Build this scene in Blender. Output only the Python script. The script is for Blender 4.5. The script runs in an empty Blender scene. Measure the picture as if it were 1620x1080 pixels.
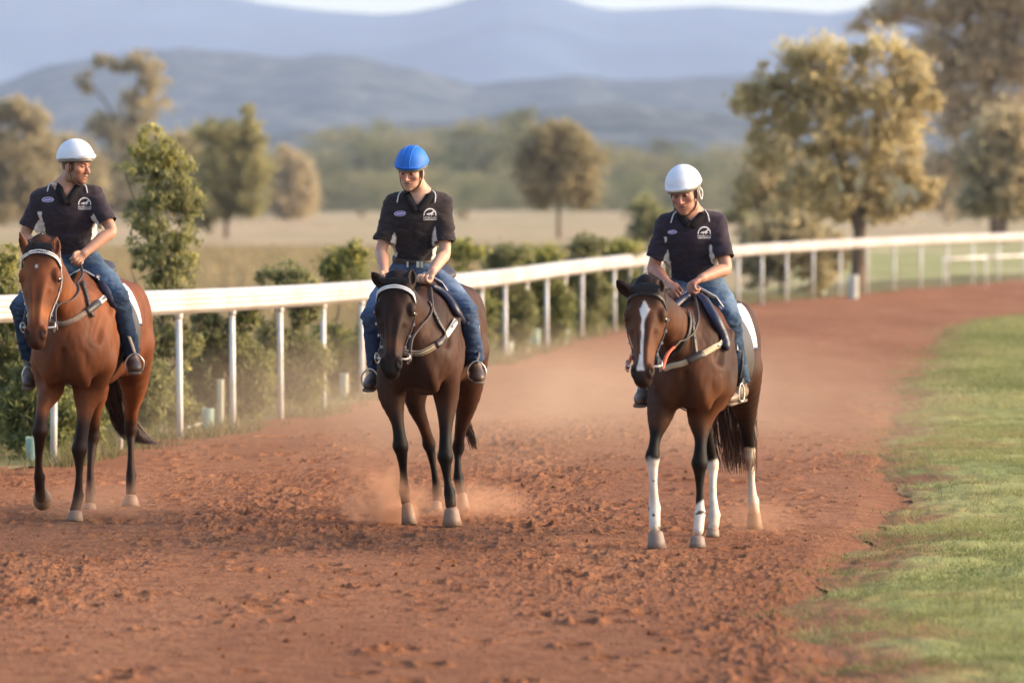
import bpy, math, random
import numpy as np
from mathutils import Vector, Matrix
from mathutils.bvhtree import BVHTree

scene = bpy.context.scene
R = math.radians
random.seed(7)
rng = np.random.default_rng(7)

# ------------------------------------------------------------------ camera
CAM_H = 2.05
PITCH = math.atan(220 / 8100)
cd = bpy.data.cameras.new('camera')
cd.lens = 180.0
cd.sensor_width = 36.0
cd.clip_start = 0.5
cd.clip_end = 40000.0
cd.dof.use_dof = True
cd.dof.focus_distance = 32.6
cd.dof.aperture_fstop = 2.8
cam = bpy.data.objects.new('camera', cd)
scene.collection.objects.link(cam)
cam.location = (0, 0, CAM_H)
cam.rotation_euler = (math.pi / 2 - PITCH, 0, 0)
scene.camera = cam

# ------------------------------------------------------------------ light
SUN_EL, SUN_AZ = 21.0, 88.0        # azimuth measured from +Y (view direction) towards +X (right)
world = bpy.data.worlds.new('World')
scene.world = world
world.use_nodes = True
wn = world.node_tree.nodes
wl = world.node_tree.links
bg = wn['Background']
sky = wn.new('ShaderNodeTexSky')
sky.sky_type = 'NISHITA'
sky.sun_disc = False
sky.sun_elevation = R(SUN_EL)
sky.sun_rotation = R(SUN_AZ)
sky.air_density = 1.0
sky.dust_density = 2.5
sky.ozone_density = 1.0
wl.new(sky.outputs[0], bg.inputs[0])
bg.inputs[1].default_value = 0.15
sd = bpy.data.lights.new('sun', 'SUN')
sd.energy = 2.6
sd.angle = R(30)
sd.color = (1.0, 0.76, 0.51)
sun = bpy.data.objects.new('sun', sd)
scene.collection.objects.link(sun)
sdir = Vector((math.sin(R(SUN_AZ)) * math.cos(R(SUN_EL)), math.cos(R(SUN_AZ)) * math.cos(R(SUN_EL)), math.sin(R(SUN_EL))))
sun.rotation_euler = sdir.to_track_quat('Z', 'Y').to_euler()
sun.location = (20, 20, 30)

vs = scene.view_settings
vs.view_transform = 'Standard'
vs.look = 'None'
vs.gamma = 1.0
vs.use_curve_mapping = False
vs.exposure = 1.55
scene.render.engine = 'CYCLES'
cy = scene.cycles
cy.use_denoising = True
cy.max_bounces = 6
cy.diffuse_bounces = 3
cy.glossy_bounces = 2
cy.transmission_bounces = 4
cy.transparent_max_bounces = 8
cy.volume_bounces = 1
cy.caustics_reflective = False
cy.caustics_refractive = False
cy.sample_clamp_indirect = 4.0

# ------------------------------------------------------------------ picture geometry helpers
CAMP = np.array([0, 0, CAM_H])
def raydir(px, py):
    x, y = (px - 810) / 8100, (540 - py) / 8100
    c, s = math.cos(PITCH), math.sin(PITCH)
    return np.array([x, c + y * s, -s + y * c])
def P(px, py, Y):
    d = raydir(px, py)
    return CAMP + d * (Y / d[1])
def G(px, py, z=0.0):
    d = raydir(px, py)
    return CAMP + d * ((z - CAM_H) / d[2])
def GY(py):
    return G(810, py)[1]

# ------------------------------------------------------------------ object helpers
COL = scene.collection
def V(p): return Vector((float(p[0]), float(p[1]), float(p[2])))
def link(o, parent=None):
    COL.objects.link(o)
    if parent: o.parent = parent
    return o
def tag(o, label=None, cat=None, group=None, kind=None):
    if label: o['label'] = label
    if cat: o['category'] = cat
    if group: o['group'] = group
    if kind: o['kind'] = kind
    return o
def thing(name, loc, label, cat, group=None):
    o = bpy.data.objects.new(name, None)
    o.empty_display_size = 0.1
    o.location = V(loc)
    link(o)
    return tag(o, label, cat, group)
def root_loc(o):
    l = np.zeros(3)
    while o is not None:
        l += np.array(o.location); o = o.parent
    return l
def mk(name, verts, faces, mat, parent=None, cols=None, smooth=True, loc=None):
    """verts in world coordinates; stored relative to the parent's place"""
    verts = np.asarray(verts, dtype=np.float64).reshape(-1, 3)
    if parent is not None:
        off = root_loc(parent)
        oloc = np.zeros(3)
    else:
        off = np.array(loc if loc is not None else (verts.min(0) + verts.max(0)) / 2, dtype=float)
        oloc = off
    verts = verts - off
    me = bpy.data.meshes.new(name)
    if isinstance(faces, np.ndarray):
        nf, k = faces.shape
        me.vertices.add(len(verts))
        me.vertices.foreach_set('co', verts.astype(np.float32).ravel())
        me.loops.add(nf * k)
        me.loops.foreach_set('vertex_index', faces.astype(np.int32).ravel())
        me.polygons.add(nf)
        me.polygons.foreach_set('loop_start', np.arange(0, nf * k, k, dtype=np.int32))
        me.polygons.foreach_set('loop_total', np.full(nf, k, dtype=np.int32))
        me.update(calc_edges=True)
    else:
        me.from_pydata([tuple(v) for v in verts], [], faces)
    me.validate()
    if smooth:
        me.polygons.foreach_set('use_smooth', [True] * len(me.polygons))
    if cols is not None:
        a = me.color_attributes.new('Col', 'FLOAT_COLOR', 'POINT')
        c = np.ones((len(verts), 4), dtype=np.float32); c[:, :3] = cols
        a.data.foreach_set('color', c.ravel())
    if mat is not None: me.materials.append(mat)
    o = bpy.data.objects.new(name, me)
    o.location = V(oloc)
    return link(o, parent)
def dup(o, parent=None, loc=None, rz=None, sc=None):
    c = o.copy(); COL.objects.link(c); c.parent = parent
    if loc is not None: c.location = V(loc)
    if rz is not None: c.rotation_euler = (0, 0, rz)
    if sc is not None: c.scale = sc
    for ch in list(o.children): dup(ch, c)
    return c

class MB:
    """collects simple pieces in one mesh"""
    def __init__(s): s.v = []; s.f = []; s.c = []
    def add(s, v, f, col=None):
        b = len(s.v); s.v += [tuple(map(float, q)) for q in v]; s.f += [tuple(b + i for i in q) for q in f]
        if col is not None: s.c += [col] * len(v)
    def tube(s, pts, rad, n=8, cap=True, col=None, flat=1.0, side=None):
        pts = [np.array(p, float) for p in pts]
        if not hasattr(rad, '__len__'): rad = [rad] * len(pts)
        vs_, fs = [], []
        t0 = pts[1] - pts[0]
        u = np.cross(t0, side if side is not None else ([0, 0, 1] if abs(t0[2]) < .9 * np.linalg.norm(t0) else [1, 0, 0])); u /= np.linalg.norm(u) + 1e-12
        for i, p in enumerate(pts):
            t = pts[min(i + 1, len(pts) - 1)] - pts[max(i - 1, 0)]; t /= np.linalg.norm(t) + 1e-12
            u = u - t * np.dot(u, t); u /= np.linalg.norm(u) + 1e-12
            w = np.cross(t, u)
            for k in range(n):
                a = 2 * math.pi * k / n
                vs_.append(p + rad[i] * (math.cos(a) * u + math.sin(a) * w * flat))
        for i in range(len(pts) - 1):
            for k in range(n):
                a, b = i * n + k, i * n + (k + 1) % n
                fs.append((a, b, b + n, a + n))
        if cap:
            fs.append(tuple(range(n - 1, -1, -1))); m = (len(pts) - 1) * n; fs.append(tuple(m + k for k in range(n)))
        s.add(vs_, fs, col)
    def box(s, c, sz, col=None, rz=0):
        c = np.array(c, float); x, y, z = np.array(sz) / 2
        ca, sa = math.cos(rz), math.sin(rz)
        vs_ = [c + np.array([a * x * ca - b * y * sa, a * x * sa + b * y * ca, d * z]) for a in (-1, 1) for b in (-1, 1) for d in (-1, 1)]
        s.add(vs_, [(0, 1, 3, 2), (4, 6, 7, 5), (0, 4, 5, 1), (2, 3, 7, 6), (0, 2, 6, 4), (1, 5, 7, 3)], col)
    def build(s, name, mat, parent=None, smooth=True, loc=None):
        return mk(name, np.array(s.v), s.f, mat, parent, np.array(s.c) if s.c else None, smooth, loc)

def catmull(pts, sub=5):
    p = np.array(pts, float)
    if len(p) < 3: 
        t = np.linspace(0, 1, sub + 1)[:, None]
        return p[0] * (1 - t) + p[1] * t
    q = np.vstack([2 * p[0] - p[1], p, 2 * p[-1] - p[-2]])
    out = []
    for i in range(1, len(q) - 2):
        for k in range(sub):
            t = k / sub
            out.append(.5 * ((2 * q[i]) + (-q[i-1] + q[i+1]) * t + (2*q[i-1] - 5*q[i] + 4*q[i+1] - q[i+2]) * t*t + (-q[i-1] + 3*q[i] - 3*q[i+1] + q[i+2]) * t**3))
    out.append(p[-1])
    return np.array(out)

# ------------------------------------------------------------------ noise
def vnoise(p, seed=0):
    p = np.asarray(p, dtype=np.float64)
    i = np.floor(p).astype(np.int64); f = p - i; f = f * f * (3 - 2 * f)
    def h(a, b, c):
        n = (a * 374761393 + b * 668265263 + c * 2147483647 + seed * 1274126177) & 0xffffffff
        n = ((n ^ (n >> 13)) * 1274126177) & 0xffffffff
        n = (n ^ (n >> 16)) & 0xffffffff
        return n / 4294967295.0
    x, y, z = i[:, 0], i[:, 1], i[:, 2]; fx, fy, fz = f[:, 0], f[:, 1], f[:, 2]
    r = 0
    for dx in (0, 1):
        for dy in (0, 1):
            for dz in (0, 1):
                r = r + h(x + dx, y + dy, z + dz) * (fx if dx else 1 - fx) * (fy if dy else 1 - fy) * (fz if dz else 1 - fz)
    return r
def fbm(p, oct=4, seed=0):
    p = np.asarray(p, dtype=np.float64); a, s, t = 1.0, 0, 0
    for o in range(oct):
        s = s + a * vnoise(p * 2 ** o + 17.3 * o, seed + o); t += a; a *= .5
    return s / t

# ------------------------------------------------------------------ signed distance modelling -> one smooth skin
class Sdf:
    def __init__(s): s.groups = []
    def chain(s, pts, rs, k=.03, n=None, w=1.0, tag=0, sub=4, clip=None, cut=False):
        pts = np.array(pts, float); rs = np.array(rs, float); ws = np.array(w, float) * np.ones(len(pts))
        if len(pts) > 2:
            a = catmull(np.column_stack([pts, rs, ws]), sub)
        else:
            a = np.column_stack([pts, rs, ws])
        caps = [(a[i, :3], a[i+1, :3], max(a[i, 3], .001), max(a[i+1, 3], .001), a[i, 4], a[i+1, 4]) for i in range(len(a) - 1)]
        s.groups.append(dict(t='c', caps=caps, k=k, n=None if n is None else np.array(n, float) / np.linalg.norm(n), tag=tag, clip=clip, cut=cut))
    def ell(s, c, r, axes=None, k=.03, tag=0, clip=None, cut=False):
        A = np.eye(3) if axes is None else np.array(axes, float)
        A = A / np.linalg.norm(A, axis=1)[:, None]
        s.groups.append(dict(t='e', c=np.array(c, float), r=np.array(r, float), A=A, k=k, tag=tag, clip=clip, cut=cut))
    def planes(s, pl, box, k=.004, tag=0, cut=True):
        s.groups.append(dict(t='p', pl=pl, box=box, k=k, tag=tag, clip=None, cut=cut))
    @staticmethod
    def bbox(g):
        if g['t'] == 'c':
            lo = np.min([np.minimum(c[0] - c[2] * max(c[4], 1), c[1] - c[3] * max(c[5], 1)) for c in g['caps']], axis=0)
            hi = np.max([np.maximum(c[0] + c[2] * max(c[4], 1), c[1] + c[3] * max(c[5], 1)) for c in g['caps']], axis=0)
            return lo, hi
        if g['t'] == 'e':
            m = np.sqrt(((g['A'] * g['r'][:, None]) ** 2).sum(0)); return g['c'] - m, g['c'] + m
        return np.array(g['box'][0], float), np.array(g['box'][1], float)
    @staticmethod
    def dist(g, X, Y, Z):
        if g['t'] == 'c':
            D = None; n = g['n']
            for a, b, ra, rb, wa, wb in g['caps']:
                px, py, pz = X - a[0], Y - a[1], Z - a[2]; d = b - a
                if n is not None:
                    L = d @ d; 
                    tt = np.clip((px * d[0] + py * d[1] + pz * d[2]) / (L + 1e-12), 0, 1)
                    wv = wa + (wb - wa) * tt
                    pn = px * n[0] + py * n[1] + pz * n[2]; dn = d @ n
                    # offset from the axis measured along n, squeezed
                    e = (pn - dn * tt) * (1 / wv - 1)
                    px, py, pz = px + n[0] * e, py + n[1] * e, pz + n[2] * e
                L = d @ d
                t = np.clip((px * d[0] + py * d[1] + pz * d[2]) / (L + 1e-12), 0, 1)
                q = np.sqrt((px - d[0] * t) ** 2 + (py - d[1] * t) ** 2 + (pz - d[2] * t) ** 2) - (ra + (rb - ra) * t)
                D = q if D is None else np.minimum(D, q)
        elif g['t'] == 'e':
            px, py, pz = X - g['c'][0], Y - g['c'][1], Z - g['c'][2]
            k0 = 0; k1 = 0
            for i in range(3):
                A = g['A'][i]; u = (px * A[0] + py * A[1] + pz * A[2]); r = g['r'][i]
                k0 = k0 + (u / r) ** 2; k1 = k1 + (u / r ** 2) ** 2
            k0 = np.sqrt(k0); k1 = np.sqrt(k1)
            D = k0 * (k0 - 1) / (k1 + 1e-9)
        else:
            D = None
            for (p, nn) in g['pl']:
                q = (X - p[0]) * nn[0] + (Y - p[1]) * nn[1] + (Z - p[2]) * nn[2]
                D = q if D is None else np.maximum(D, q)
        if g['clip']:
            for (p, nn) in g['clip']:
                nn = np.array(nn, float) / np.linalg.norm(nn)
                D = np.maximum(D, (X - p[0]) * nn[0] + (Y - p[1]) * nn[1] + (Z - p[2]) * nn[2])
        return D
    def mesh(s, h=.008, pad=.03, relax=1):
        adds = [g for g in s.groups if not g['cut']]
        bb = [s.bbox(g) for g in adds]
        lo = np.min([b[0] for b in bb], axis=0) - pad; hi = np.max([b[1] for b in bb], axis=0) + pad
        n = np.ceil((hi - lo) / h).astype(int) + 1
        xs = [(lo[i] + h * np.arange(n[i])).astype(np.float32) for i in range(3)]
        D = np.full(n, 1.0, dtype=np.float32)
        for g in s.groups:
            b = s.bbox(g); m = g['k'] + 2.5 * h
            i0 = np.maximum(np.floor((b[0] - m - lo) / h).astype(int), 0); i1 = np.minimum(np.ceil((b[1] + m - lo) / h).astype(int) + 1, n)
            if (i1 <= i0).any(): continue
            sl = tuple(slice(i0[i], i1[i]) for i in range(3))
            d = s.dist(g, xs[0][sl[0]][:, None, None], xs[1][sl[1]][None, :, None], xs[2][sl[2]][None, None, :]).astype(np.float32)
            k = max(g['k'], 1e-4); S = D[sl]
            if g['cut']:
                d = -d; hh = np.clip(.5 - .5 * (S - d) / k, 0, 1); D[sl] = S * (1 - hh) + d * hh + k * hh * (1 - hh)
            else:
                hh = np.clip(.5 + .5 * (S - d) / k, 0, 1); D[sl] = S * (1 - hh) + d * hh - k * hh * (1 - hh)
        D[0] = D[-1] = 1; D[:, 0] = D[:, -1] = 1; D[:, :, 0] = D[:, :, -1] = 1
        ins = D < 0
        c = np.zeros(np.array(n) - 1, dtype=np.int8)
        for a in (0, 1):
            for b_ in (0, 1):
                for e in (0, 1):
                    c += ins[a:n[0]-1+a, b_:n[1]-1+b_, e:n[2]-1+e]
        act = (c > 0) & (c < 8)
        I = np.argwhere(act)
        idx = np.full(act.shape, -1, dtype=np.int32); idx[act] = np.arange(len(I))
        acc = np.zeros((len(I), 3)); cnt = np.zeros(len(I))
        corners = [(a, b_, e) for a in (0, 1) for b_ in (0, 1) for e in (0, 1)]
        val = {q: D[I[:, 0] + q[0], I[:, 1] + q[1], I[:, 2] + q[2]].astype(float) for q in corners}
        for q in corners:
            for ax in range(3):
                if q[ax] == 0:
                    r = list(q); r[ax] = 1; r = tuple(r)
                    v0, v1 = val[q], val[r]; m = (v0 < 0) != (v1 < 0)
                    t = np.where(m, v0 / np.where(m, v0 - v1, 1), 0)
                    pt = np.tile(np.array(q, float), (len(I), 1)); pt[:, ax] = t
                    acc[m] += pt[m]; cnt[m] += 1
        verts = lo + h * (I + acc / cnt[:, None])
        faces = []
        for ax in range(3):
            s0 = [slice(None)] * 3; s1 = [slice(None)] * 3
            s0[ax] = slice(0, n[ax] - 1); s1[ax] = slice(1, n[ax])
            A = ins[tuple(s0)]; B = ins[tuple(s1)]
            E = np.argwhere(A != B)
            u, v = (ax + 1) % 3, (ax + 2) % 3
            E = E[(E[:, u] > 0) & (E[:, v] > 0) & (E[:, u] < n[u] - 1) & (E[:, v] < n[v] - 1)]
            def at(du, dv):
                q = E.copy(); q[:, u] -= du; q[:, v] -= dv; return idx[q[:, 0], q[:, 1], q[:, 2]]
            f = np.column_stack([at(1, 1), at(0, 1), at(0, 0), at(1, 0)])
            flip = ~ins[E[:, 0], E[:, 1], E[:, 2]]
            f[flip] = f[flip][:, ::-1]
            faces.append(f)
        F_ = np.vstack(faces)
        # one relaxing pass
        for _ in range(relax):
            sm = np.zeros_like(verts); k_ = np.zeros(len(verts))
            for a in range(4):
                b_ = (a + 1) % 4
                np.add.at(sm, F_[:, a], verts[F_[:, b_]]); np.add.at(k_, F_[:, a], 1)
                np.add.at(sm, F_[:, b_], verts[F_[:, a]]); np.add.at(k_, F_[:, b_], 1)
            verts = verts * .5 + .5 * sm / np.maximum(k_, 1)[:, None]
        return verts, F_
    def tags(s, verts):
        best = np.full(len(verts), 9.0); tg = np.zeros(len(verts), dtype=int)
        for g in s.groups:
            if g['cut']: continue
            lo, hi = s.bbox(g); m = ((verts > lo - .03) & (verts < hi + .03)).all(1)
            if not m.any(): continue
            v = verts[m]; d = s.dist(g, v[:, 0], v[:, 1], v[:, 2])
            b = best[m]; t = tg[m]; q = d < b; b[q] = d[q]; t[q] = g['tag']; best[m] = b; tg[m] = t
        return tg

def relax_mesh(v, f, w, n):
    for _ in range(n):
        sm = np.zeros_like(v); k_ = np.zeros(len(v))
        for a in range(4):
            b_ = (a + 1) % 4
            np.add.at(sm, f[:, a], v[f[:, b_]]); np.add.at(k_, f[:, a], 1)
            np.add.at(sm, f[:, b_], v[f[:, a]]); np.add.at(k_, f[:, b_], 1)
        v = v + (sm / np.maximum(k_, 1)[:, None] - v) * (.5 * w)[:, None]
    return v
def normals(v, f):
    n = np.zeros_like(v); a = np.cross(v[f[:, 2]] - v[f[:, 0]], v[f[:, 3]] - v[f[:, 1]])
    for k in range(4): np.add.at(n, f[:, k], a)
    return n / (np.linalg.norm(n, axis=1)[:, None] + 1e-12)

class Surf:
    """ray queries on a built skin"""
    def __init__(s, verts, faces, Yg=32.8):
        s.Yg = Yg
        s.t = BVHTree.FromPolygons([tuple(q) for q in verts.tolist()], faces.tolist())
    def pix(s, px, py, off=.004):
        d = Vector(raydir(px, py)).normalized()
        h, n, i, L = s.t.ray_cast(Vector(CAMP), d)
        if h is None:
            # graze: nearest point to the ray near the figures
            q = Vector(P(px, py, s.Yg)); h, n, i, L = s.t.find_nearest(q)
        if n.dot(d) > 0: n = -n
        return np.array(h + n * off), np.array(n)
    def near(s, p, off=.004):
        h, n, i, L = s.t.find_nearest(V(p))
        return np.array(h + n * off), np.array(n)
    def cast(s, o, d, off=.004):
        h, n, i, L = s.t.ray_cast(V(o), V(d).normalized())
        if h is None: return None
        return np.array(h + n * off), np.array(n)

def ribbon(pts, nrm, width, thick, mb, col=None):
    """strap lying on a surface: rectangular section"""
    pts = np.array(pts); nrm = np.array(nrm); N = len(pts)
    if not hasattr(width, '__len__'): width = [width] * N
    vs_, fs = [], []
    for i in range(N):
        t = pts[min(i+1, N-1)] - pts[max(i-1, 0)]; t /= np.linalg.norm(t) + 1e-12
        n = nrm[i] - t * (nrm[i] @ t); n /= np.linalg.norm(n) + 1e-12
        w = np.cross(t, n) * width[i] / 2
        vs_ += [pts[i] - w, pts[i] - w + n * thick, pts[i] + w + n * thick, pts[i] + w]
    for i in range(N - 1):
        for k in range(4):
            a, b = i * 4 + k, i * 4 + (k + 1) % 4
            fs.append((a, b, b + 4, a + 4))
    fs += [(3, 2, 1, 0), tuple((N - 1) * 4 + k for k in range(4))]
    mb.add(vs_, fs, col)

# ------------------------------------------------------------------ materials
ALB = .80
def nmat(name):
    m = bpy.data.materials.new(name); m.use_nodes = True
    nt = m.node_tree; return m, nt, nt.nodes['Principled BSDF'], nt.nodes['Material Output']
def nd(nt, t, **kw):
    n = nt.nodes.new(t)
    for k, v in kw.items():
        if hasattr(n, k): setattr(n, k, v)
        else: n.inputs[k.replace('_', ' ')].default_value = v
    return n
def mat(name, color=(.5, .5, .5), rough=.7, scale=20, var=.15, bump=.1, bscale=None, attr=False, metal=0, spec=.5, trans=0.0, stretch=None, bdist=.01, sheen=0, gen=False, tint=None):
    m, nt, b, out = nmat(name)
    L = nt.links
    tc = nd(nt, 'ShaderNodeTexCoord'); src = tc.outputs['Generated' if gen else 'Object']
    if stretch:
        mp = nd(nt, 'ShaderNodeMapping'); mp.inputs['Scale'].default_value = stretch; L.new(src, mp.inputs[0]); src = mp.outputs[0]
    no = nd(nt, 'ShaderNodeTexNoise', Scale=scale, Detail=5.0, Roughness=.6); L.new(src, no.inputs['Vector'])
    mr = nd(nt, 'ShaderNodeMapRange'); L.new(no.outputs[0], mr.inputs[0])
    mr.inputs[1].default_value = .3; mr.inputs[2].default_value = .7
    mr.inputs[3].default_value = (1 - var) * ALB; mr.inputs[4].default_value = (1 + var) * ALB
    if attr:
        at = nd(nt, 'ShaderNodeVertexColor', layer_name='Col'); cs = at.outputs[0]
    else:
        rg = nd(nt, 'ShaderNodeRGB'); rg.outputs[0].default_value = (*color, 1); cs = rg.outputs[0]
    if tint is not None:   # second colour blended in by a larger noise
        n2 = nd(nt, 'ShaderNodeTexNoise', Scale=tint[1], Detail=4.0); L.new(src, n2.inputs['Vector'])
        m2 = nd(nt, 'ShaderNodeMapRange'); L.new(n2.outputs[0], m2.inputs[0]); m2.inputs[1].default_value = .42; m2.inputs[2].default_value = .62
        mt = nd(nt, 'ShaderNodeMixRGB'); L.new(m2.outputs[0], mt.inputs[0]); L.new(cs, mt.inputs[1]); mt.inputs[2].default_value = (*tint[0], 1); cs = mt.outputs[0]
    mx = nd(nt, 'ShaderNodeVectorMath', operation='SCALE'); L.new(cs, mx.inputs[0]); L.new(mr.outputs[0], mx.inputs['Scale'])
    L.new(mx.outputs[0], b.inputs['Base Color'])
    b.inputs['Roughness'].default_value = rough; b.inputs['Metallic'].default_value = metal
    b.inputs['Specular IOR Level'].default_value = spec
    if sheen: b.inputs['Sheen Weight'].default_value = sheen
    if bump:
        n3 = nd(nt, 'ShaderNodeTexNoise', Scale=bscale or scale * 3, Detail=4.0); L.new(src, n3.inputs['Vector'])
        bp = nd(nt, 'ShaderNodeBump', Strength=bump, Distance=bdist); L.new(n3.outputs[0], bp.inputs['Height']); L.new(bp.outputs[0], b.inputs['Normal'])
    if trans:
        tr = nd(nt, 'ShaderNodeBsdfTranslucent'); L.new(mx.outputs[0], tr.inputs[0])
        ms = nd(nt, 'ShaderNodeMixShader'); ms.inputs[0].default_value = trans
        L.new(b.outputs[0], ms.inputs[1]); L.new(tr.outputs[0], ms.inputs[2]); L.new(ms.outputs[0], out.inputs[0])
    return m
# ------------------------------------------------------------------ rail line in plan, read off the posts
POSTS_PX = [(-300, 800), (-130, 770), (-20, 752), (84, 735), (190, 715), (287, 697), (373, 680), (447, 665), (516, 652), (575, 634), (628, 617), (677, 602),
            (722, 590), (763, 580), (800, 571), (833, 560), (866, 550), (895, 543), (922, 536), (947, 530), (969, 524),
            (991, 519), (1013, 514), (1037, 509), (1062, 504), (1088, 499), (1117, 493), (1147, 487), (1180, 481), (1228, 477),
            (1275, 473), (1322, 469), (1368, 465), (1412, 461), (1453, 457), (1493, 454), (1533, 450), (1573, 447), (1612, 444),
            (1652, 441), (1694, 438), (1738, 435)]
TOP_PX = [(-300, 476), (0, 466), (230, 460), (287, 458), (447, 452), (525, 448), (595, 443), (720, 433), (800, 426), (890, 413), (1000, 402), (1170, 388),
          (1228, 384), (1400, 375), (1500, 371), (1620, 368), (1740, 365)]
def railtop(px, Y):
    py = np.interp(px, [q[0] for q in TOP_PX], [q[1] for q in TOP_PX]); return P(px, py, Y)[2]
RP = []
for px, py in POSTS_PX:
    g = G(px, py); RP.append((g[0], g[1], railtop(px, g[1])))
RP = np.array(RP)
order = np.argsort(RP[:, 1]); RP = RP[order]
RY, RX = RP[:, 1], RP[:, 0]
RYe = np.concatenate([[-5.0, 20.0], RY, [150, 160, 175, 200]])
RXe = np.concatenate([[-12.5, -7.4], RX, [21.0, 27.0, 39.0, 70.0]])
def rail_x(Y): return np.interp(Y, RYe, RXe)
EY = [-5, 15, 19, 21.8, 24, 25.9, 28, 30.2, 33, 37.7, 45, 51.9, 62, 75.5, 84, 90, 94, 97, 100, 104, 112]
EX = [1.95, 1.75, 1.6, 1.45, 1.36, 1.40, 1.62, 1.92, 2.3, 2.7, 3.3, 3.8, 4.75, 6.1, 7.1, 8.2, 9.6, 12, 16, 24, 45]
def edge_x(Y): return np.interp(Y, EY, EX)

def grid(name, rows, x0, x1, ncol, zfun, m, kind='structure', power=1.0, label=None, colf=None):
    rows = np.asarray(rows, float); u = np.linspace(0, 1, ncol) ** power
    X = x0[:, None] * (1 - u) + x1[:, None] * u; Y = np.repeat(rows[:, None], ncol, 1)
    pts = np.column_stack([X.ravel(), Y.ravel(), np.zeros(X.size)])
    pts[:, 2] = zfun(pts)
    n, k = len(rows), ncol
    a = (np.arange(n - 1)[:, None] * k + np.arange(k - 1)[None]).ravel()
    f = np.column_stack([a, a + 1, a + k + 1, a + k])
    o = mk(name, pts, f, m, None, colf(pts) if colf else None, True, loc=(0, 0, 0))
    return tag(o, label, None, None, kind)

# ---- dirt
def dirt_mat():
    m, nt, b, out = nmat('red_dirt'); L = nt.links
    tc = nd(nt, 'ShaderNodeTexCoord'); s = tc.outputs['Object']
    def noise(sc, det=5, st=None, ro=.6):
        v = s
        if st:
            mp = nd(nt, 'ShaderNodeMapping'); mp.inputs['Scale'].default_value = st; L.new(s, mp.inputs[0]); v = mp.outputs[0]
        n = nd(nt, 'ShaderNodeTexNoise', Scale=sc, Detail=float(det), Roughness=ro); L.new(v, n.inputs['Vector']); return n.outputs[0]
    def ramp(v, a, b_, lo=0, hi=1):
        r = nd(nt, 'ShaderNodeMapRange'); r.inputs[1].default_value = a; r.inputs[2].default_value = b_; r.inputs[3].default_value = lo; r.inputs[4].default_value = hi; L.new(v, r.inputs[0]); return r.outputs[0]
    def mix(f, c1, c2):
        x = nd(nt, 'ShaderNodeMixRGB')
        L.new(f, x.inputs[0])
        for i, c in ((1, c1), (2, c2)):
            if isinstance(c, tuple): x.inputs[i].default_value = (*c, 1)
            else: L.new(c, x.inputs[i])
        return x.outputs[0]
    c = mix(ramp(noise(.6, 4, (1, .16, 1)), .38, .62), (.232, .094, .044), (.312, .140, .070))
    c = mix(ramp(noise(5, 6), .45, .72), c, (.180, .064, .028))
    c = mix(ramp(noise(38, 5), .5, .75), c, (.155, .056, .027))
    c = mix(ramp(noise(90, 3), .62, .8), c, (.36, .165, .09))
    L.new(c, b.inputs['Base Color']); b.inputs['Roughness'].default_value = .95; b.inputs['Specular IOR Level'].default_value = .15
    add = nd(nt, 'ShaderNodeMath', operation='ADD'); L.new(noise(42, 9, None, .7), add.inputs[0]); L.new(noise(9, 5), add.inputs[1])
    bp = nd(nt, 'ShaderNodeBump', Strength=1.0, Distance=.032); L.new(add.outputs[0], bp.inputs['Height']); L.new(bp.outputs[0], b.inputs['Normal'])
    return m
M_DIRT = dirt_mat()
def ridged(p, seed): return 1 - np.abs(fbm(p, 3, seed) * 2 - 1) * 2
pr_ = np.random.default_rng(5)
PRINTS = [(rail_x(y_) + .5 + (edge_x(y_) - rail_x(y_) - .8) * u_, y_, r_, d_) for y_, u_, r_, d_ in zip(20 + 26 * pr_.random(700), pr_.random(700), pr_.uniform(.055, .085, 700), pr_.uniform(.012, .03, 700))]
def dirt_h(p):
    x, y = p[:, 0], p[:, 1]; q = np.column_stack([x, y, np.zeros(len(x))])
    h = (fbm(q * 1.1, 3, 3) - .5) * .04
    rough = np.clip((fbm(q * np.array([.7, .22, 1]), 3, 11) - .36) * 3.4, .30, 1.05)
    h += (fbm(q * 5.0, 3, 5) - .5) * .040 * rough
    c = fbm(q * 15.0, 3, 9)
    h += np.clip(c - .50, 0, 1) * .040 * rough
    c = fbm(q * 34.0, 2, 21)
    h += np.clip(c - .5, 0, 1) * .052 * rough
    for hx_, hy_, hr_, hd_ in PRINTS:
        m = (np.abs(x - hx_) < .16) & (np.abs(y - hy_) < .2)
        if m.any():
            r_ = np.hypot(x[m] - hx_, (y[m] - hy_) * .85) / hr_
            h[m] += hd_ * (-np.exp(-(r_ / .85) ** 4) + .55 * np.exp(-((r_ - 1.25) / .3) ** 2))
    e = np.clip((x - edge_x(y) + .1) / .35, 0, 1)
    return (h - .004) * (1 - e) - .045 * e
rows = 19.3 + (50 - 19.3) * np.linspace(0, 1, 640) ** 1.15
halfw = rows * .1 + 1.3
xl = np.maximum(rail_x(rows) - .25, -halfw); xr = np.minimum(edge_x(rows) + 1.0, halfw)
grid('dirt_surface', rows, xl, xr, 800, dirt_h, M_DIRT)
rows = np.concatenate([np.linspace(-5, 49, 40), np.linspace(49.5, 205, 320)])
def base_h(p):
    q = p.copy(); q[:, 2] = 0
    far = np.clip((p[:, 1] - 49.3) / .3, 0, 1)
    z = -.035 + (.03 + (fbm(q * np.array([1.6, 1.0, 1]), 3, 31) - .5) * .05) * far
    z = z + np.clip((p[:, 1] - 112) / 60, 0, 1) ** 2 * 0
    return z
nx = 90
grid('dirt_track', rows, rail_x(rows) - .3 + (fbm(np.column_stack([rows * .8, rows * 0, rows * 0]), 3, 41) - .5) * .8, edge_x(rows) * 0 + np.maximum(140, edge_x(rows) + 5), nx, base_h, M_DIRT, power=3.0)

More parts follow.
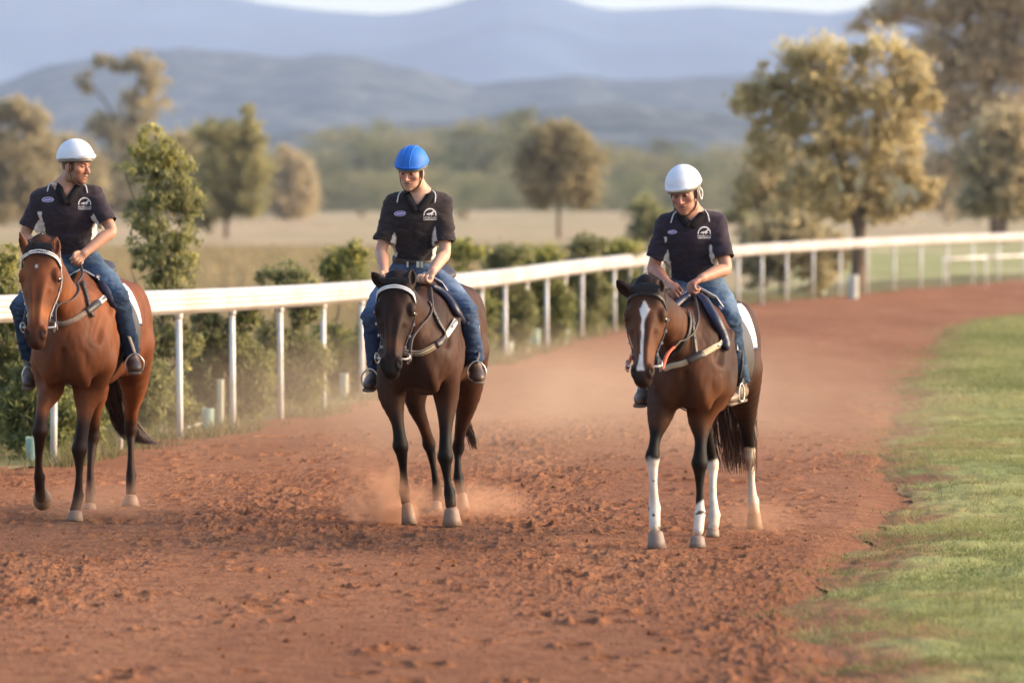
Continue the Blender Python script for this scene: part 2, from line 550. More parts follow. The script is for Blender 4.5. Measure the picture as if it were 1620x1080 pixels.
# ---- wide ground
M_PADDOCK = mat('dry_grass_ground', (.42, .31, .19), .95, .35, .22, .5, 6, stretch=(1, .25, 1), bdist=.1, spec=.1, tint=((.33, .27, .14), .045))
rowsg = np.concatenate([np.linspace(-60, 200, 60), np.linspace(210, 2200, 90), np.linspace(2300, 11000, 40)])
def ground_h(p):
    q = p.copy(); q[:, 2] = 0
    a = np.clip((p[:, 1] - 170) / 400, 0, 1)
    return -.07 + (fbm(q / 90.0, 3, 51) - .5) * 2.2 * a
grid('ground', rowsg, np.full(len(rowsg), -3500.0) , np.full(len(rowsg), 3500.0), 161, ground_h, M_PADDOCK)
# verge of weedy soil between the rail and the paddock
M_VERGE = mat('weedy_verge', (.25, .19, .095), .95, 3, .3, .6, 20, spec=.1, tint=((.13, .14, .05), 1.2), bdist=.03)
rows = np.linspace(15, 160, 220)
wv = 3.2 + (fbm(np.column_stack([rows * .3, rows * 0, rows * 0 + 5]), 3, 61) - .5) * 3
grid('verge', rows, rail_x(rows) - wv, rail_x(rows) - .12 + (fbm(np.column_stack([rows * 1.2, rows * 0, rows * 0]), 3, 63) - .5) * .5, 14,
     lambda p: -.012 + .03 * fbm(p * 2, 2, 65), M_VERGE)
# green irrigated paddock beyond the far bend
M_GREENP = mat('green_paddock_grass', (.30, .29, .12), .95, .5, .25, .5, 6, stretch=(1, .35, 1), spec=.1, tint=((.40, .35, .19), .12), bdist=.05)
rows = np.linspace(94, 235, 120)
gl = np.maximum(rail_x(np.minimum(rows, 200)) - 3.5 - (rows - 94) * .05, 1.0) ; gl = np.where(rows > 140, 8.0 + (rows - 140) * .02, np.minimum(gl, 8.0))
gl += (fbm(np.column_stack([rows * .1, rows * 0, rows * 0]), 3, 67) - .5) * 3
rx_ = np.maximum(rail_x(rows) - .4, gl + .5); rx_ = np.where(rows > 150, 90, rx_)
grid('green_paddock', rows, gl, rx_, 40, lambda p: -.03 + np.clip((p[:, 1] - 170) / 60, 0, 1) * .3 + 0 * p[:, 0], M_GREENP)

# ---- infield turf
def smooth01(a, b, x): t = np.clip((x - a) / (b - a), 0, 1); return t * t * (3 - 2 * t)
def lerp(a, b, t): return np.array(a)[None] * (1 - t[:, None]) + np.array(b)[None] * t[:, None]
M_TURF = mat('infield_turf', (.2, .2, .07), .95, 9, .3, .7, 60, spec=.1, attr=True, stretch=(1, .4, 1), bdist=.02)
rows = np.concatenate([np.linspace(-5, 18, 10), np.linspace(18.5, 112, 420)])
ex = edge_x(rows) + (fbm(np.column_stack([rows * 1.3, rows * 0, rows * 0]), 4, 71) - .5) * .55 + (fbm(np.column_stack([rows * .25, rows * 0, rows * 0]), 2, 72) - .5) * .45
def turf_h(p):
    q = p * np.array([1, 1, 0]); e = p[:, 0] - np.interp(p[:, 1], rows, ex)
    return -.02 + .05 * np.clip(e / .5, 0, 1) + (fbm(q * 2.5, 3, 73) - .5) * .05 + (fbm(q * 14, 2, 74) - .5) * .03 * (p[:, 1] < 60)
def turf_c(p):
    q = p * np.array([1, 1, 0]); e = p[:, 0] - edge_x(p[:, 1])
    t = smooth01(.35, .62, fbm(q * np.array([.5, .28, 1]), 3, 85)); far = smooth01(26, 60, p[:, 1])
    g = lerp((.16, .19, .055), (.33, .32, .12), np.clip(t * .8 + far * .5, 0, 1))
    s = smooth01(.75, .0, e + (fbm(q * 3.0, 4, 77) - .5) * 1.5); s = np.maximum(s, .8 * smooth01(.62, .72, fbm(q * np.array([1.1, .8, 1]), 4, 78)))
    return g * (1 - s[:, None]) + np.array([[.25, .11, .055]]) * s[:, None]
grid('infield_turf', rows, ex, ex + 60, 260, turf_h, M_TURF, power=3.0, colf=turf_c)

# ---- blades
def blades(name, x, y, z, hgt, wid, cols, m, lean=.5):
    n = len(x); a = rng.uniform(0, 2 * np.pi, n); b = np.column_stack([x, y, z])
    s = np.column_stack([np.cos(a), np.sin(a), np.zeros(n)]) * (wid / 2)[:, None]
    t = rng.normal(0, lean, (n, 2)) * hgt[:, None]; tip = b + np.column_stack([t, hgt])
    v = np.stack([b - s, b + s, tip], 1).reshape(-1, 3); f = np.arange(3 * n).reshape(-1, 3)
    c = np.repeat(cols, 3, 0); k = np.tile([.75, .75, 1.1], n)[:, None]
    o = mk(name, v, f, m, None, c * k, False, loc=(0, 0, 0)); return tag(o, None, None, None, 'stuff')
def lerp(a, b, t): return np.array(a)[None] * (1 - t[:, None]) + np.array(b)[None] * t[:, None]
M_BLADE = mat('grass_blades', rough=.7, scale=3, var=.15, bump=0, attr=True, trans=.35, spec=.25)
n = 270000
y = 19 + 31 * rng.random(n) ** 1.1; x = edge_x(y) - .35 + (y * .1 + 2.9 - edge_x(y) + .35) * rng.random(n)
q = np.column_stack([x, y, x * 0])
d = x - np.interp(y, rows, ex) + (fbm(q * 3.5, 3, 81) - .5) * .9
keep = (rng.random(n) < np.clip(d * 1.1 + .12, 0.004, 1)) & (rng.random(n) < np.clip(fbm(q * 1.7, 3, 83) * 4.2 - 1.45, .06, 1))
x, y, q = x[keep], y[keep], q[keep]; n = len(x)
z = np.maximum(turf_h(np.column_stack([x, y, x * 0])), -.005)
t = np.clip(fbm(q * np.array([.8, .5, 1]), 3, 85) * 3 - 1, 0, 1); t2 = rng.random(n)
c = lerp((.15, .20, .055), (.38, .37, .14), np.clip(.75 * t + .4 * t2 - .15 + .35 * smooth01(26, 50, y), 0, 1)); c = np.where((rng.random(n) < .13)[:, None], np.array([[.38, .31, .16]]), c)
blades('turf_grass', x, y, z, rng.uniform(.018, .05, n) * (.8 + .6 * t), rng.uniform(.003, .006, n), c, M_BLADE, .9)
n = 90000
y = 50 + 48 * rng.random(n); x = edge_x(y) - .5 + (y * .1 + 2.5 - edge_x(y) + .5).clip(0.2) * rng.random(n)
q = np.column_stack([x, y, x * 0]); d = x - np.interp(y, rows, ex) + (fbm(q * 1.5, 3, 87) - .5) * 1.6
keep = rng.random(n) < np.clip(d * 1.2 + .1, 0, 1); x, y, q = x[keep], y[keep], q[keep]; n = len(x)
t = np.clip(fbm(q * np.array([.4, .25, 1]), 3, 85) * 3 - 1, 0, 1)
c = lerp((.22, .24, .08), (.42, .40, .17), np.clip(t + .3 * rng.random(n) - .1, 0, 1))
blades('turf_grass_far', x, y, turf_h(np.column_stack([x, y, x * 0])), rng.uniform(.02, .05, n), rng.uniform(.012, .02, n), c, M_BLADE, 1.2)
# weeds and dry tufts along the rail
n = 90000
y = 34 + 75 * rng.random(n) ** 1.6; x = rail_x(y) + .22 - 3.2 * rng.random(n) ** 1.3
q = np.column_stack([x, y, x * 0]); cl = fbm(q * 1.8, 3, 91); keep = rng.random(n) < np.clip(cl * 5 - 2.1, .03, 1); x, y, cl = x[keep], y[keep], cl[keep]; n = len(x)
g = rng.random(n); c = np.where((g < .55)[:, None], lerp((.36, .28, .14), (.26, .20, .10), rng.random(n)), lerp((.10, .13, .04), (.2, .2, .07), rng.random(n)))
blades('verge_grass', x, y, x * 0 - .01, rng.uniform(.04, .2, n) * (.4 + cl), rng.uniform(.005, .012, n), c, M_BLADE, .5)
# long dry grass standing in the paddock
n = 60000
y = 42 + 190 * rng.random(n) ** 1.5; x = rail_x(np.minimum(y, 95)) - 2.5 - (y * .13) * rng.random(n) + np.where(y > 95, (y - 95) * .07 * rng.random(n), 0)
c = lerp((.42, .32, .18), (.30, .24, .12), rng.random(n))
blades('paddock_grass', x, y, x * 0 - .06, rng.uniform(.12, .4, n), rng.uniform(.02, .05, n) * (y / 90).clip(.5, 2), c, M_BLADE, .4)

# loose clods on the track
def clod_verts(n):
    base = np.array([[1, 0, 0], [-1, 0, 0], [0, 1, 0], [0, -1, 0], [0, 0, 1], [0, 0, -1]], float)
    f = np.array([[0, 2, 4], [2, 1, 4], [1, 3, 4], [3, 0, 4], [2, 0, 5], [1, 2, 5], [3, 1, 5], [0, 3, 5]])
    return base, f
n = 4000
y = 19.5 + 26 * rng.random(n) ** 1.3; x = -(y * .1 + 1) + (edge_x(y) + .5 + y * .1 + 1) * rng.random(n)
q = np.column_stack([x, y, x * 0]); keep = (rng.random(n) < np.clip(fbm(q * np.array([.7, 1.1, 1]), 3, 95) * 5 - 1.9, .06, 1)) & (x > rail_x(y)); x, y, q = x[keep], y[keep], q[keep]; n = len(x)
b, f = clod_verts(1); sz = (.004 + .016 * rng.random(n) ** 5)[:, None, None] * rng.uniform(.6, 1.3, (n, 1, 3))
v = b[None] * sz * rng.uniform(.7, 1.25, (n, 6, 1)); a = rng.uniform(0, 6.28, n); ca, sa = np.cos(a)[:, None], np.sin(a)[:, None]
v = np.stack([v[:, :, 0] * ca - v[:, :, 1] * sa, v[:, :, 0] * sa + v[:, :, 1] * ca, v[:, :, 2]], 2) + np.column_stack([x, y, dirt_h(q) + .003])[:, None]
F_ = (f[None] + 6 * np.arange(n)[:, None, None]).reshape(-1, 3)
tag(mk('dirt_clods', v.reshape(-1, 3), F_, M_DIRT, None, None, True, loc=(0, 0, 0)), kind='stuff')

# ------------------------------------------------------------------ hills
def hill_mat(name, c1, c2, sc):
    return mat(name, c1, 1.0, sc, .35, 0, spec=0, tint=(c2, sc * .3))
def hills(name, Yr, prof, depth, rough, m, seed, noct=5):
    xs_ = np.array([q[0] for q in prof]); ys_ = np.array([q[1] for q in prof])
    X = np.linspace(-3400, 3400, 760); pxs = 810 + X / Yr * 8100
    py = np.interp(pxs, xs_, ys_); H = np.array([P(a, b, Yr)[2] for a, b in zip(pxs, py)])
    ny = 120; t = np.linspace(-1, .7, ny)
    Xg, T = np.meshgrid(X, t); Hg = np.tile(H, (ny, 1)); Yg = Yr + T * depth
    fall = np.where(T < 0, (1 + T) ** 1.15, 1 - .55 * T ** 2)
    q = np.column_stack([Xg.ravel(), Yg.ravel(), 0 * Xg.ravel()])
    spur = (fbm(q / (depth * .28), 3, seed) - .5).reshape(Xg.shape)
    nz = (fbm(q / rough[1], noct, seed + 3) - .5).reshape(Xg.shape)
    Z = Hg * np.clip(fall + spur * .5 * np.sin(np.pi * np.clip(fall, 0, 1)), -.05, 1.3) + nz * rough[0] * np.clip(fall * 3, 0, 1) - 3
    pts = np.column_stack([Xg.ravel(), Yg.ravel(), Z.ravel()]); k = len(X)
    a = (np.arange(ny - 1)[:, None] * k + np.arange(k - 1)[None]).ravel()
    tag(mk(name, pts, np.column_stack([a, a + 1, a + k + 1, a + k]), m, None, None, True, loc=(0, 0, 0)), kind='structure')
M_FAR = hill_mat('far_range_hazed_forest', (.040, .062, .105), (.055, .078, .115), .006)  # blue of distant haze put into the base colour of the range
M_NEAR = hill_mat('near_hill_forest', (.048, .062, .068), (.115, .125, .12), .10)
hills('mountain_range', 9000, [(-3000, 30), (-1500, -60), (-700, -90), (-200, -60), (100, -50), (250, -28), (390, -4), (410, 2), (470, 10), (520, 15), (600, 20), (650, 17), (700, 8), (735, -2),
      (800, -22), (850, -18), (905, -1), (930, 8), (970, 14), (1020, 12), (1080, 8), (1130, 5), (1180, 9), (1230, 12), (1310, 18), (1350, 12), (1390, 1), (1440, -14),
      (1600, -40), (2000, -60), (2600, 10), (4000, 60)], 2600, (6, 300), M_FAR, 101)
hills('foothills', 4600, [(-3000, 140), (-800, 190), (-200, 150), (0, 132), (60, 108), (120, 92), (200, 80), (290, 72), (400, 78), (480, 86), (560, 84), (620, 98), (690, 116), (740, 130), (800, 128),
      (850, 120), (905, 112), (960, 124), (1040, 120), (1100, 118), (1180, 116), (1300, 120), (1500, 105), (2000, 90), (3000, 150), (5000, 190)], 1500, (13, 42), M_NEAR, 111)
hills('low_ridge', 2900, [(-3000, 260), (-400, 230), (0, 222), (300, 215), (500, 200), (700, 190), (850, 168), (1000, 160), (1150, 176), (1400, 190), (2000, 180), (4000, 250)], 900, (11, 30), M_NEAR, 121)

# ------------------------------------------------------------------ foliage
M_LEAF = mat('gum_leaves', rough=.6, scale=2, var=.2, bump=0, attr=True, trans=.6, spec=.3)
M_BARK = mat('bark', (.17, .12, .085), .9, 8, .3, .5, 30, stretch=(1, 1, .25), spec=.1)
def leaf_quads(c, d, size, wid):
    """rhombic leaves; c centres, d axis directions, arrays"""
    n = len(c); r = rng.normal(size=(n, 3)); s = np.cross(d, r); s /= np.linalg.norm(s, axis=1)[:, None] + 1e-9
    up = np.cross(s, d)
    a = c - d * (size / 2)[:, None]; b = c + d * (size / 2)[:, None] - up * (size * .12)[:, None]
    l = c + s * (wid / 2)[:, None]; r2 = c - s * (wid / 2)[:, None]
    return np.stack([a, l, b, r2], 1).reshape(-1, 3), np.arange(4 * n).reshape(-1, 4)
def foliage(blobs, n, size, pal, droop=.6, clump=.24, gap=1.0, per=40, hue=None):
    """blobs: (centre, radii) in metres"""
    vol = np.array([b[1][0] * b[1][2] for b in blobs]); vol = vol / vol.sum()
    nc = max(6, int(n / per)); C, S, K = [], [], []
    for (c, r), w in zip(blobs, vol):
        m = max(3, int(nc * w)); u = rng.normal(size=(m, 3)); u /= np.linalg.norm(u, axis=1)[:, None]
        rad = rng.random(m) ** .42 * gap
        C.append(np.array(c) + u * rad[:, None] * np.array(r)); S.append(np.full(m, np.mean(r) * clump)); K.append(rng.random(m))
    C, S, K = np.vstack(C), np.concatenate(S), np.concatenate(K)
    i = rng.integers(0, len(C), n)
    S = S * rng.uniform(.5, 1.4, len(S))
    off = rng.normal(size=(n, 3)) * np.array([1, 1, .8]) * S[i][:, None] * .6
    c = C[i] + off
    d = rng.normal(size=(n, 3)); d[:, 2] -= droop * 1.5; d /= np.linalg.norm(d, axis=1)[:, None]
    sz = size * rng.uniform(.6, 1.35, n)
    v, f = leaf_quads(c, d, sz, sz * rng.uniform(.18, .36, n) if size < .12 else sz * rng.uniform(.4, .75, n))
    t = np.clip(.55 * K[i] + .55 * rng.random(n) - .05, 0, 1)
    col = lerp(pal[0], pal[1], t)
    if len(pal) > 2:
        zz = (c[:, 2] - c[:, 2].min()) / (np.ptp(c[:, 2]) + 1e-6)
        young = (rng.random(n) < .10 + .45 * (zz > .85) + .25 * (K[i] > .8))  # yellower leaves, more of them near the top and in some clumps
        col = np.where(young[:, None], np.array([pal[2]]), col)
    return v, f, np.repeat(col, 4, 0)
OLIVE = ((.20, .21, .09), (.43, .41, .19))
OLIVE_Y = ((.21, .215, .09), (.46, .44, .21), (.58, .53, .17))
TAWNY_HAZED = ((.46, .38, .23), (.68, .56, .34))  # leaf tones lightened and warmed: haze of the middle distance painted in
GREY_HAZED = ((.37, .315, .18), (.58, .48, .28))  # likewise lightened so the leaf colour carries the haze
def plant_px(name, label, cat, Y, stems, blobs, n, size, pal, group=None, **kw):
    """stems: list of ([(px,py,dy)...], r0, r1 metres); blobs: (px, py, rx, ry[, dy]) in picture units at depth Y"""
    k = Y / 8100; bpx = stems[0][0][0]
    base = P(bpx[0], bpx[1], Y); base[2] = -.03
    root = thing(name, base, label, cat, group)
    mb = MB()
    for pts, r0, r1 in stems:
        w = [P(a[0], a[1], Y + (a[2] if len(a) > 2 else 0)) for a in pts]
        if pts is stems[0][0]: w[0][2] = -.05
        w = catmull(w, 4); mb.tube(w, list(np.linspace(r0, r1, len(w))), 7)
    mb.build('trunk', M_BARK, root)
    bl = [(P(b[0], b[1], Y + (b[4] if len(b) > 4 else 0)), (b[2] * k, max(b[2], b[3]) * k * (.9 if Y > 100 else .55), b[3] * k)) for b in blobs]
    # twigs out to the clumps
    v, f, c = foliage(bl, n, size, pal, **kw)
    v[:, 2] = np.maximum(v[:, 2], .01)
    mk('crown', v, f, M_LEAF, root, c, False)
    return root

GS = 'young gum trees planted behind the rail'
# young shrubs behind the rail: (px, base, top, halfwidth, n, label)
plant_px('young_gum_tree', 'tall young gum tree with yellow new leaves behind the rail, beside the man looking sideways', 'tree', 46.6,
    [([(268, 692), (262, 600), (256, 480), (250, 330), (246, 205)], .022, .006), ([(262, 600), (300, 540), (330, 480)], .012, .004), ([(258, 520), (225, 470), (205, 420)], .01, .003), ([(252, 380), (215, 320), (195, 265)], .008, .003)],
    [(242, 228, 36, 34), (228, 262, 46, 30), (268, 270, 46, 40), (245, 330, 56, 50), (292, 318, 32, 50), (250, 400, 52, 50), (285, 400, 30, 60), (262, 470, 48, 40), (262, 540, 55, 55), (250, 610, 50, 45), (285, 650, 45, 35)], 15000, .066, OLIVE_Y, group=GS, droop=.7, clump=.2, per=26)
plant_px('young_gum_tree', 'low bushy young gum sprawling at the left edge behind the leftmost horse', 'tree', 42.8,
    [([(18, 735), (20, 620), (22, 480)], .02, .005), ([(20, 640), (60, 580)], .01, .004)],
    [(10, 520, 55, 60), (30, 600, 70, 60), (0, 660, 50, 50), (75, 650, 50, 50), (130, 660, 45, 40), (15, 430, 26, 45)], 14000, .070, ((.16, .18, .06), (.34, .34, .13), (.48, .44, .14)), group=GS, droop=.6, clump=.22, per=26)
plant_px('young_gum_tree', 'bushy young gum poking twigs over the rail, nearest right of the bay horse', 'tree', 48.0,
    [([(338, 686), (335, 580), (325, 478)], .018, .004), ([(336, 600), (370, 540)], .008, .003), ([(336, 620), (300, 560)], .008, .003)],
    [(335, 540, 42, 45), (330, 600, 46, 45), (345, 645, 36, 30), (322, 492, 22, 26), (375, 560, 24, 50)], 9000, .066, OLIVE, group=GS, droop=.8, clump=.22, per=24)
plant_px('young_gum_tree', 'dark leafy young gum with a green top above the rail, midway between two horses', 'tree', 50.5,
    [([(428, 664), (430, 560), (440, 430)], .018, .004)],
    [(430, 560, 50, 55), (415, 610, 40, 40), (455, 600, 40, 45), (450, 440, 48, 26), (480, 450, 30, 20)], 9500, .068, OLIVE, group=GS, clump=.26, per=24)
plant_px('young_gum_tree', 'dense young gum rising above the rail just left of the middle horse', 'tree', 55.5,
    [([(525, 648), (530, 540), (545, 410)], .018, .004)],
    [(520, 560, 48, 55), (545, 600, 34, 34), (500, 610, 30, 30), (545, 420, 44, 36), (560, 400, 22, 20), (590, 580, 26, 40)], 9500, .07, ((.15, .18, .06), (.32, .33, .12), (.48, .45, .12)), group=GS, clump=.26, per=24)
for i, (px, b, tp, hw, lab) in enumerate([
        (655, 612, 430, 30, 'young gum mostly hidden behind the middle horse'),
        (735, 588, 376, 50, 'round topped young gum above the rail, first to the right of the blue helmeted rider'),
        (800, 572, 384, 54, 'broad young gum spreading over the rail, second to the right of the blue helmeted rider'),
        (862, 557, 386, 46, 'young gum hanging leaves over the rail, midway between the middle and right horses'),
        (925, 543, 368, 42, 'young gum nearest left of the right horse ears, just over the rail'),
        (985, 531, 372, 40, 'blurred young gum directly above the ears of the right horse'),
        (1050, 515, 380, 36, 'young gum hidden behind the rider of the right horse')]):
    Y = GY(b) + 2.6 + max(0, GY(b) - 62) * .14; m = (b + tp) / 2; hh = (b - tp) / 2
    plant_px('young_gum_tree', lab, 'tree', Y, [([(px, b, 0), (px + 3, m, 0), (px + 6, tp + 12, 0)], .02, .005)],
        [(px + random.uniform(-6, 6), tp + 22, hw * .8, 20), (px - hw * .3, m - hh * .25, hw * .75, hh * .38), (px + hw * .35, m + hh * .1, hw * .7, hh * .4), (px, m + hh * .5, hw * .9, hh * .35)],
        9000, .085, (((.16, .18, .06), (.34, .34, .13), (.48, .46, .13)) if i % 2 else OLIVE), group=GS, clump=.28, per=24)
for px, b, tp, hw, lab in ((388, 674, 478, 40, 'leafy young gum under the rail in the second gap right of the bay horse'), (478, 656, 470, 40, 'leafy young gum under the rail, just left of the dense one by the middle horse'),
                          (600, 628, 470, 38, 'young gum under the rail, hidden by the middle horse head'), (692, 600, 455, 34, 'young gum under the rail close behind the middle horse rump'), (60, 735, 560, 60, 'leafy young gum under the rail behind the bay horse front legs'),
                          (215, 700, 500, 46, 'leafy young gum under the rail behind the bay horse tail')):
    Y = GY(b) + 1.2; m = (b + tp) / 2; hh = (b - tp) / 2
    plant_px('young_gum_tree', lab, 'tree', Y, [([(px, b, 0), (px + 3, m, 0), (px - 5, tp + 12, 0)], .016, .004)],
        [(px, tp + 24, hw * .7, 26), (px - hw * .4, m, hw * .8, hh * .5), (px + hw * .4, m + hh * .15, hw * .8, hh * .5), (px, m + hh * .55, hw, hh * .35)],
        7500, .068, OLIVE if px % 4 else ((.17, .19, .065), (.35, .35, .14), (.46, .44, .14)), group=GS, clump=.30, per=22)
plant_px('bush', 'rounded grey green bush behind the far bend rail, right of the right rider', 'bush', 113, [([(1235, 468), (1238, 400), (1240, 350)], .04, .01)],
    [(1210, 375, 40, 32), (1265, 370, 42, 32), (1235, 395, 55, 45), (1200, 430, 34, 34), (1290, 420, 30, 45)], 6500, .13, GREY_HAZED, clump=.28, per=24)
plant_px('bush', 'low bush at the foot of the forked tree on the bend', 'bush', 128, [([(1300, 452), (1300, 400), (1302, 370)], .03, .01)],
    [(1305, 385, 34, 26), (1325, 400, 26, 30)], 2400, .13, GREY_HAZED, clump=.28, per=24)

# forked tree at the bend
plant_px('gum_tree', 'large tawny gum tree with a forked trunk standing behind the rail at the bend', 'tree', 120,
    [([(1357, 461), (1358, 400), (1362, 350), (1372, 300), (1384, 217), (1392, 130)], .19, .05),
     ([(1360, 372), (1348, 330), (1335, 275), (1310, 210), (1290, 150)], .13, .04),
     ([(1366, 330), (1350, 300), (1325, 180), (1335, 110)], .09, .03), ([(1380, 240), (1420, 190), (1450, 140)], .05, .02),
     ([(1376, 290), (1410, 270), (1445, 265)], .04, .015), ([(1335, 275), (1290, 250), (1240, 200)], .05, .02), ([(1310, 210), (1260, 150), (1220, 130)], .04, .015)],
    [(1265, 100, 50, 34), (1320, 85, 50, 32), (1385, 80, 46, 32), (1435, 110, 42, 34), (1215, 125, 38, 28), (1185, 155, 30, 26), (1195, 210, 26, 24), (1290, 150, 60, 42), (1360, 150, 60, 46), (1425, 175, 52, 44), (1462, 160, 26, 34),
     (1245, 195, 48, 36), (1320, 215, 60, 42), (1400, 235, 56, 40), (1455, 265, 36, 24), (1215, 240, 40, 28), (1275, 265, 50, 34), (1345, 285, 50, 28), (1465, 290, 24, 18), (1250, 300, 40, 18), (1390, 300, 30, 20), (1230, 340, 40, 22), (1320, 330, 50, 26), (1400, 330, 40, 24), (1455, 320, 26, 30), (1190, 300, 26, 24), (1200, 165, 30, 40)],
    17000, .15, ((.47, .39, .20), (.72, .59, .32), (.74, .63, .33)), droop=.9, clump=.38, per=44)  # leaf colours raised to paint in the haze over this tree
plant_px('gum_tree', 'leaning slender gum tree left of the forked tree at the bend', 'tree', 150,
    [([(1296, 431), (1293, 360), (1284, 310), (1266, 270), (1250, 210)], .11, .03), ([(1284, 310), (1300, 260), (1310, 230)], .05, .02)],
    [(1200, 285, 44, 34), (1245, 320, 50, 24), (1180, 320, 24, 18), (1290, 330, 30, 16), (1230, 235, 36, 30)], 7000, .17, TAWNY_HAZED, droop=.8, clump=.26, per=30)
plant_px('gum_tree', 'towering open crowned gum tree filling the top right corner', 'tree', 260,
    [([(1578, 384), (1572, 250), (1555, 130), (1530, 30), (1500, -60)], .4, .1), ([(1560, 150), (1600, 60), (1640, -20)], .2, .06), ([(1545, 90), (1480, 50), (1420, 30)], .16, .05), ([(1568, 230), (1510, 170), (1480, 130)], .12, .04)],
    [(1395, 22, 34, 18), (1360, 40, 22, 10), (1430, 5, 44, 24), (1490, 18, 44, 26), (1550, -10, 55, 38), (1610, 20, 55, 36), (1475, 75, 40, 26), (1530, 100, 44, 36), (1590, 100, 48, 40), (1645, 90, 40, 60),
     (1500, 145, 40, 30), (1560, 170, 46, 32), (1620, 180, 50, 40), (1510, 190, 34, 24), (1500, -70, 70, 40), (1540, 250, 44, 30), (1600, 260, 50, 30), (1490, 270, 36, 30), (1445, 130, 30, 30), (1550, 50, 50, 30), (1500, 320, 34, 20), (1600, -70, 70, 50), (1700, 0, 60, 80)],
    30000, .30, ((.58, .47, .31), (.78, .64, .43)), droop=.8, clump=.5, per=16)  # pale leaf palette has the hazy veil mixed into it
plant_px('gum_tree', 'dense rounded brown gum tree at the right edge behind the bend rail', 'tree', 230,
    [([(1587, 392), (1588, 340), (1590, 250)], .2, .08)],
    [(1590, 210, 56, 40), (1560, 260, 48, 40), (1620, 260, 50, 50), (1590, 310, 60, 40), (1545, 320, 34, 24), (1650, 310, 40, 40)], 12000, .32, TAWNY_HAZED, clump=.3, per=24)
plant_px('gum_tree', 'small rounded gum tree standing alone in the dry paddock', 'tree', 300,
    [([(884, 377), (884, 330), (882, 270)], .14, .07)],
    [(880, 222, 50, 30), (845, 250, 38, 34), (915, 250, 42, 36), (880, 280, 62, 40), (850, 310, 30, 22), (920, 305, 30, 26)], 12000, .28, ((.32, .27, .15), (.50, .42, .24)), clump=.3, per=24)  # leaf tones lightened in place of haze
plant_px('gum_tree', 'pale green gum tree with a pointed top, right of the tall young gum', 'tree', 300,
    [([(358, 380), (360, 320), (385, 200)], .15, .05)],
    [(392, 190, 14, 28), (398, 225, 26, 30), (345, 215, 50, 26), (400, 270, 32, 40), (355, 270, 50, 40), (340, 320, 40, 30), (395, 320, 34, 24), (320, 350, 24, 16)], 13000, .27, ((.32, .30, .14), (.52, .46, .22)), clump=.3, per=24)  # haze painted into the leaf tones here too
plant_px('gum_tree', 'tall ragged gum tree with gaps in its top, far behind the left rider', 'tree', 560,
    [([(200, 346), (205, 250), (215, 150), (225, 100)], .4, .1), ([(205, 230), (165, 160), (140, 130)], .2, .06)],
    [(220, 95, 30, 20), (160, 95, 18, 16), (240, 125, 28, 26), (135, 130, 22, 18), (190, 110, 22, 14), (225, 165, 40, 28), (165, 200, 34, 20), (210, 215, 52, 32), (190, 270, 80, 40), (240, 260, 50, 50), (150, 310, 60, 24), (260, 310, 70, 26), (200, 320, 90, 18)], 15000, .5, GREY_HAZED, clump=.3, per=24)
plant_px('gum_tree', 'dense gum tree far off at the left edge, left of the tall ragged one', 'tree', 420,
    [([(40, 358), (42, 280), (38, 190)], .3, .1)],
    [(18, 175, 30, 24), (50, 190, 32, 28), (-20, 200, 40, 40), (35, 240, 55, 40), (-15, 280, 50, 50), (50, 295, 55, 36), (0, 330, 60, 20)], 13000, .42, GREY_HAZED, clump=.3, per=24)
plant_px('bush', 'blurred round bush in the paddock above the right horse ears', 'bush', 215, [([(1030, 394), (1030, 360), (1030, 330)], .06, .02)],
    [(1022, 340, 28, 26), (1045, 355, 24, 22), (1015, 368, 24, 16)], 3500, .2, OLIVE, clump=.3, per=24)
plant_px('bush', 'low bush in the dry paddock behind the right rider, by the bend', 'bush', 250, [([(1200, 384), (1200, 370), (1200, 350)], .06, .02)],
    [(1190, 362, 28, 14), (1225, 355, 26, 16), (1165, 340, 20, 16)], 2600, .22, OLIVE, clump=.3, per=24)
plant_px('bush', 'small dark bush standing in the dry paddock left of the blue helmeted rider', 'bush', 700, [([(573, 341), (573, 336), (573, 332)], .1, .05)], [(572, 337, 9, 6)], 600, .35, GREY_HAZED)
plant_px('bush', 'small dark bush in the dry paddock right of the blue helmeted rider', 'bush', 660, [([(733, 344), (733, 338), (733, 334)], .1, .05)], [(731, 339, 10, 6)], 600, .35, GREY_HAZED)

for px, tp, b, hw, Y, lab in ((110, 215, 348, 60, 520, 'hazy gum tree low between the left edge tree and the tall ragged gum'), (285, 212, 350, 60, 500, 'hazy gum tree directly behind the tall young gum with yellow leaves'),
                          (455, 232, 344, 46, 600, 'hazy gum tree right of the pointed pale green gum')):
    plant_px('gum_tree', lab, 'tree', Y, [([(px, b), (px, (b + tp) / 2), (px + 4, tp + 20)], .25, .08)],
        [(px, tp + 22, hw * .6, 24), (px - hw * .4, tp + 50, hw * .6, 34), (px + hw * .4, tp + 52, hw * .6, 34), (px, tp + 80, hw, 34), (px, b - 22, hw * 1.0, 20)], 9000, .5, GREY_HAZED if px < 400 else TAWNY_HAZED, clump=.34, per=24)
